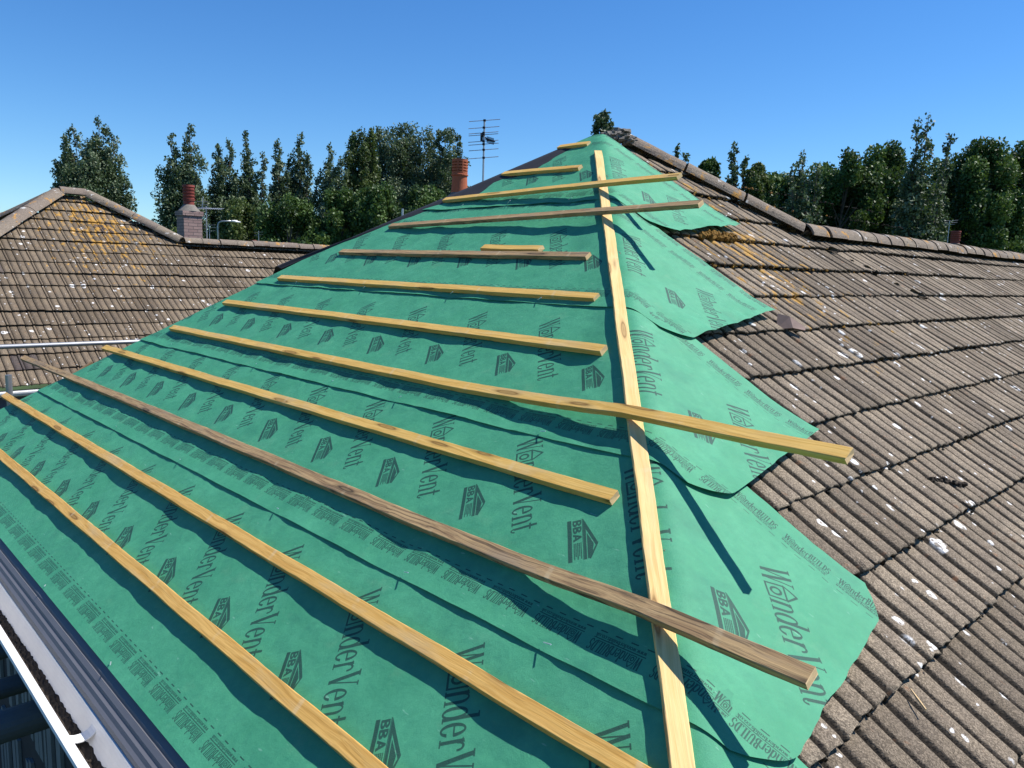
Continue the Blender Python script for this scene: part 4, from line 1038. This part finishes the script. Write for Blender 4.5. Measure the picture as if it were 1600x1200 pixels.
# ------------------------------------------------------------------ trees
def tree(px, ytop, depth, width, plumes, label, mat='leaf_poplar', kind='poplar_tree', cat='tree', leaf=.165, dens=1.0, seed=0, low=.22, group='trees beyond the houses', trunk=True, full=False):
    """plumes: list of (dx in crown widths, top fraction, plume width fraction)"""
    r = np.random.default_rng(seed + 100)
    top = at(px, ytop, depth); base = np.array([top[0], top[1], 0.0]); H = top[2]
    side = R[:, 0].copy(); side[2] = 0; side /= np.linalg.norm(side); fwd = np.array([-side[1], side[0], 0])
    W = width / F * depth * (1.18 if kind == 'poplar_tree' and not full else 1.0)
    t = thing(kind, tuple(base), label, cat, group)
    b = MB(); b.tube([base, base + (0, 0, H * .3), base + (0, 0, H * .75)], [W * .045 + .12, W * .03 + .08, .04], 8)
    cen = []; rad = []; wt = []
    body = [(0, .91, 1.0), (-.12, .86, .9)] if kind != 'bush' else []
    if kind == 'broadleaf_tree' or full:
        nb_ = 90 if full else 75
        for k in range(nb_):
            zz = r.uniform(-1, 1); a = r.uniform(0, 2 * math.pi); q = math.sqrt(1 - abs(zz) ** 2.4) * r.uniform(.45, 1.0)
            lob = 1 + .10 * math.sin(3 * a + seed)
            zc = H * (.55 + low * .4); sh = H - zc
            cr = W * .5 * r.uniform(.20, .36)
            c = base + (side * math.cos(a) + fwd * math.sin(a)) * q * W * .56 * lob + np.array([0, 0, zc + zz * (sh - cr * .5)])
            cen.append(c); rad.append(cr); wt.append(cr ** 2)
            if k % 2 == 0: b.tube([base + (0, 0, zc + zz * sh * .6 - 1.0), c], [.05, .01], 4, cap=False)
        body = []
        if not full: plumes = plumes[:0]
    for (dx, tf, wf) in [(dx * .9, 1 - (1 - tf) * .75, min(1.15, wf * 1.35)) for dx, tf, wf in plumes] + body:
        z0 = low * H; z1 = H * tf; off = side * dx * W + fwd * r.uniform(-.3, .3) * W * .6
        b.tube([base + (0, 0, z0 * .7), base + off * .6 + (0, 0, z0 + .35 * (z1 - z0)), base + off + (0, 0, z1 - .3)], [.12, .08, .02], 6)
        n = int(14 + (z1 - z0) * 3.6)
        for i in range(n):
            f = (i + r.random()) / n; z = z0 + (z1 - z0) * f
            prof = (math.sqrt(max(0, 1 - (max(f - .5, 0) / .5) ** 2)) if kind == 'broadleaf_tree' else min(1, max(0, (1 - f) / .45)) ** .5) * min(1, .6 + f * 1.5) + .03
            rr_ = wf * W * .5 * prof
            a = r.uniform(0, 2 * math.pi); q = rr_ * r.uniform(.2, .85)
            c = base + off * min(1, .25 + f * 1.0) + side * math.cos(a) * q + fwd * math.sin(a) * q + np.array([0, 0, z])
            cr = max(.2, rr_ * r.uniform(.25, .5)); cen.append(c); rad.append(cr); wt.append(cr ** 1.7)
            if r.random() < .5: b.tube([base + off * min(1, .25 + f) + (0, 0, z - .7), c], [.03, .01], 4, cap=False)
    cen = np.array(cen); rad = np.array(rad); wt = np.array(wt); wt /= wt.sum()
    N = int(min(60000, 92 * dens * (W * (1 - low) * H) / leaf ** 1.2))
    ci = r.choice(len(cen), N, p=wt); d = r.normal(0, 1, (N, 3)); d /= np.linalg.norm(d, axis=1)[:, None]
    rad3 = r.random(N) ** (1 / 2.2)
    c = cen[ci] + d * (rad[ci] * rad3)[:, None] * np.array([1, 1, 1.35]) + r.normal(0, .05, (N, 3))
    sz = leaf * r.uniform(.5, 1.25, N)
    a1 = r.normal(0, 1, (N, 3)); a1[:, 2] += .6; a1 /= np.linalg.norm(a1, axis=1)[:, None]
    a2 = np.cross(a1, r.normal(0, 1, (N, 3))); a2 /= np.linalg.norm(a2, axis=1)[:, None]
    v0 = c - a1 * sz[:, None] * .6; v1 = c + a2 * sz[:, None] * .42; v2 = c + a1 * sz[:, None] * .75; v3 = c - a2 * sz[:, None] * .42
    V = np.stack([v0, v1, v2, v3], 1).reshape(-1, 3); Fc = np.arange(4 * N).reshape(N, 4)
    clump = r.random(len(cen))[ci]
    lr = np.clip(.3 * r.random(N) + .7 * clump + r.normal(0, .06, N), 0, 1)
    if trunk: b.obj('trunk', M['bark'], t)
    mesh_obj('crown', V, Fc, M[mat], t, attrs={'leaf_rand': lr})
    return t
P1 = [(0, 1, 1)]
tree(100, 212, 62, 40, [(-.1, 1, .9), (.2, .93, .6), (-.35, .84, .5)], 'slim pale poplar, leftmost of all, left of the big dark poplar', seed=1, dens=.8, low=.3)
tree(146, 182, 60, 80, [(-.30, .93, .5), (.02, 1.0, .55), (.32, .91, .5), (.0, .8, .8)], 'big dark poplar behind the peak of the left-hand roof', seed=2, dens=1.6, low=.3)
tree(285, 197, 58, 72, [(.18, 1, .5), (-.16, .94, .38), (-.36, .76, .42), (.3, .72, .5), (0, .7, .9)], 'twin-topped poplar directly behind the brick chimney', seed=3, dens=1.3, low=.2)
tree(349, 219, 60, 56, [(-.2, .97, .5), (.12, 1, .5), (.3, .8, .5), (-.1, .7, .9)], 'broad poplar just right of the brick chimney', seed=4, dens=1.2, low=.2)
tree(390, 208, 61, 52, [(-.12, 1, .45), (.38, .87, .4), (.0, .68, .8)], 'airy poplar behind the street lamp with a lower second top', seed=5, dens=.85, low=.2)
tree(436, 218, 62, 34, [(-.05, 1, .7), (.3, .8, .6)], 'narrow poplar left of its taller twin', seed=6, dens=.8, low=.25)
tree(467, 209, 63, 44, [(0, 1, .75), (-.35, .84, .5), (.3, .86, .4)], 'tall narrow poplar, right of its thinner twin', seed=7, dens=.9, low=.25)
tree(522, 228, 57, 68, [(-.15, 1, .5), (.2, .92, .5), (-.4, .80, .35), (.1, .7, .9)], 'loose-branched poplar left of the dense dark grove', seed=8, dens=1.1, low=.2)
tree(566, 204, 59, 70, [(-.2, .97, .5), (.2, 1, .5), (0, .8, .9)], 'olive-green poplar at the left end of the dark grove', mat='leaf_yellow', seed=9, full=True, dens=1.5, low=.1)
tree(612, 195, 66, 84, [(-.25, .97, .5), (.25, 1, .5), (0, .85, 1)], 'dark grove poplar with a rounded top, left of centre in the grove', seed=10, full=True, dens=1.7, low=.1)
tree(655, 196, 67, 84, [(-.25, 1, .5), (.25, .97, .5), (0, .85, 1)], 'dark grove poplar with the flat top in the middle of the grove', seed=11, full=True, dens=1.7, low=.1)
tree(700, 204, 65, 70, [(-.2, 1, .5), (.25, .97, .5), (.0, .85, 1)], 'dark grove poplar behind the orange chimney pot', seed=12, full=True, dens=1.7, low=.1)
tree(585, 290, 50, 90, [(-.3, .95, .6), (.25, 1, .6), (0, .85, 1)], 'bushy green tree in front of the dark grove, above the upper green slope', mat='leaf_broad', kind='broadleaf_tree', seed=13, dens=1.0, low=.05)
tree(450, 314, 50, 120, [(-.35, .9, .5), (.0, 1, .6), (.35, .95, .5), (0, .85, 1)], 'low bushy tree in front of the slim twin poplars', mat='leaf_broad', kind='broadleaf_tree', seed=14, dens=1.3, low=.03)
tree(528, 300, 51, 90, [(-.3, .95, .6), (.25, 1, .6), (0, .85, 1)], 'low bushy tree between the slim poplars and the dark grove', mat='leaf_broad', kind='broadleaf_tree', seed=15, dens=1.2, low=.03)
tree(372, 318, 52, 80, [(-.3, .95, .6), (.25, 1, .6), (0, .85, 1)], 'yellowish bushy tree behind the street lamp', mat='leaf_yellow', kind='broadleaf_tree', seed=16, dens=1.1, low=.03)
tree(660, 300, 56, 120, [(-.35, .9, .5), (.0, 1, .6), (.35, .95, .5), (0, .85, 1)], 'low dark tree under the grove, left of the orange pot', mat='leaf_broad', kind='broadleaf_tree', seed=17, dens=1.2, low=.03)
tree(266, 365, 32, 30, [(-.2, .98, .7), (.25, 1, .7)], 'small bright green bush beside the foot of the brick chimney', mat='leaf_yellow', kind='bush', cat='bush', seed=18, dens=1.5, low=.5, leaf=.13)
tree(943, 177, 44, 38, [(-.25, .98, .5), (.1, 1, .5), (.35, .95, .4)], 'poplar top showing just behind the apex of the green roof', seed=19, full=True, dens=1.3, low=.4)
tree(1060, 229, 48, 26, [(0, 1, .6), (.4, .96, .5)], 'sparse tree tip just above the far hip tiles', seed=20, dens=.5, low=.4)
tree(1108, 250, 47, 44, [(-.3, .97, .6), (.25, 1, .6)], 'small leafy top behind the far hip, left of the bare-twigged tree', mat='leaf_broad', kind='broadleaf_tree', seed=21, dens=1.3, low=.2)
tree(1152, 227, 46, 36, [(-.1, 1, .6), (.4, .93, .5)], 'thin pale tree with bare twigs above the middle of the right-hand hip', seed=22, dens=.55, low=.2)
tree(1190, 260, 46, 66, [(-.3, .97, .6), (.25, 1, .6), (0, .9, 1)], 'light green leafy tree right of the thin bare-twigged tree', mat='leaf_yellow', kind='broadleaf_tree', seed=23, dens=1.3, low=.05)
tree(1258, 236, 45, 58, [(0, 1, .55), (.3, .92, .5), (-.3, .9, .45), (0, .8, .9)], 'grey-green sparse tree above the foot of the hip tiles', seed=24, dens=.75, low=.05)
for k, (px, yt_, w_, mt, lab) in enumerate(((1322, 243, 130, 'leaf_broad', 'rounded dark tree right of the grey-green sparse tree'), (1392, 232, 118, 'leaf_broad', 'tall dark tree just left of the spindly double-topped poplar'),
        (1543, 228, 128, 'leaf_broad', 'large dark tree right of the spindly poplar'), (1612, 227, 120, 'leaf_broad', 'large dark tree cut by the right edge of the view'))):
    tree(px, yt_, 50 + k, w_, [(-.32, .96, .5), (.0, 1, .5), (.33, .97, .5), (-.15, .9, .8), (.2, .88, .9)], lab, mat=mt, kind='broadleaf_tree', seed=30 + k, dens=1.9, low=.03, leaf=.175)
tree(1446, 181, 46, 76, [(.1, 1, .36), (-.18, .97, .3), (.52, .93, .28), (0, .75, .8), (.35, .7, .6)], 'spindly grey-green poplar with two tall tops among the dark trees at right', seed=40, dens=.75, low=.05)
for k, (px, yt_, w_, lab) in enumerate(((1285, 268, 150, 'dark filler tree low behind the start of the right-hand ridge'), (1365, 258, 150, 'dark tree low behind the right-hand ridge, left of the small red pot'), (1470, 262, 150, 'dark tree low behind the small red pot'), (1575, 262, 150, 'dark tree low at the right edge above the ridge'), (1215, 280, 130, 'low green tree behind the middle of the far hip tiles'))):
    tree(px, yt_, 60 + k, w_, [(-.32, .96, .5), (.0, 1, .5), (.33, .97, .5), (0, .9, 1)], lab, mat='leaf_broad', kind='broadleaf_tree', seed=50 + k, dens=1.6, low=.0, leaf=.24)
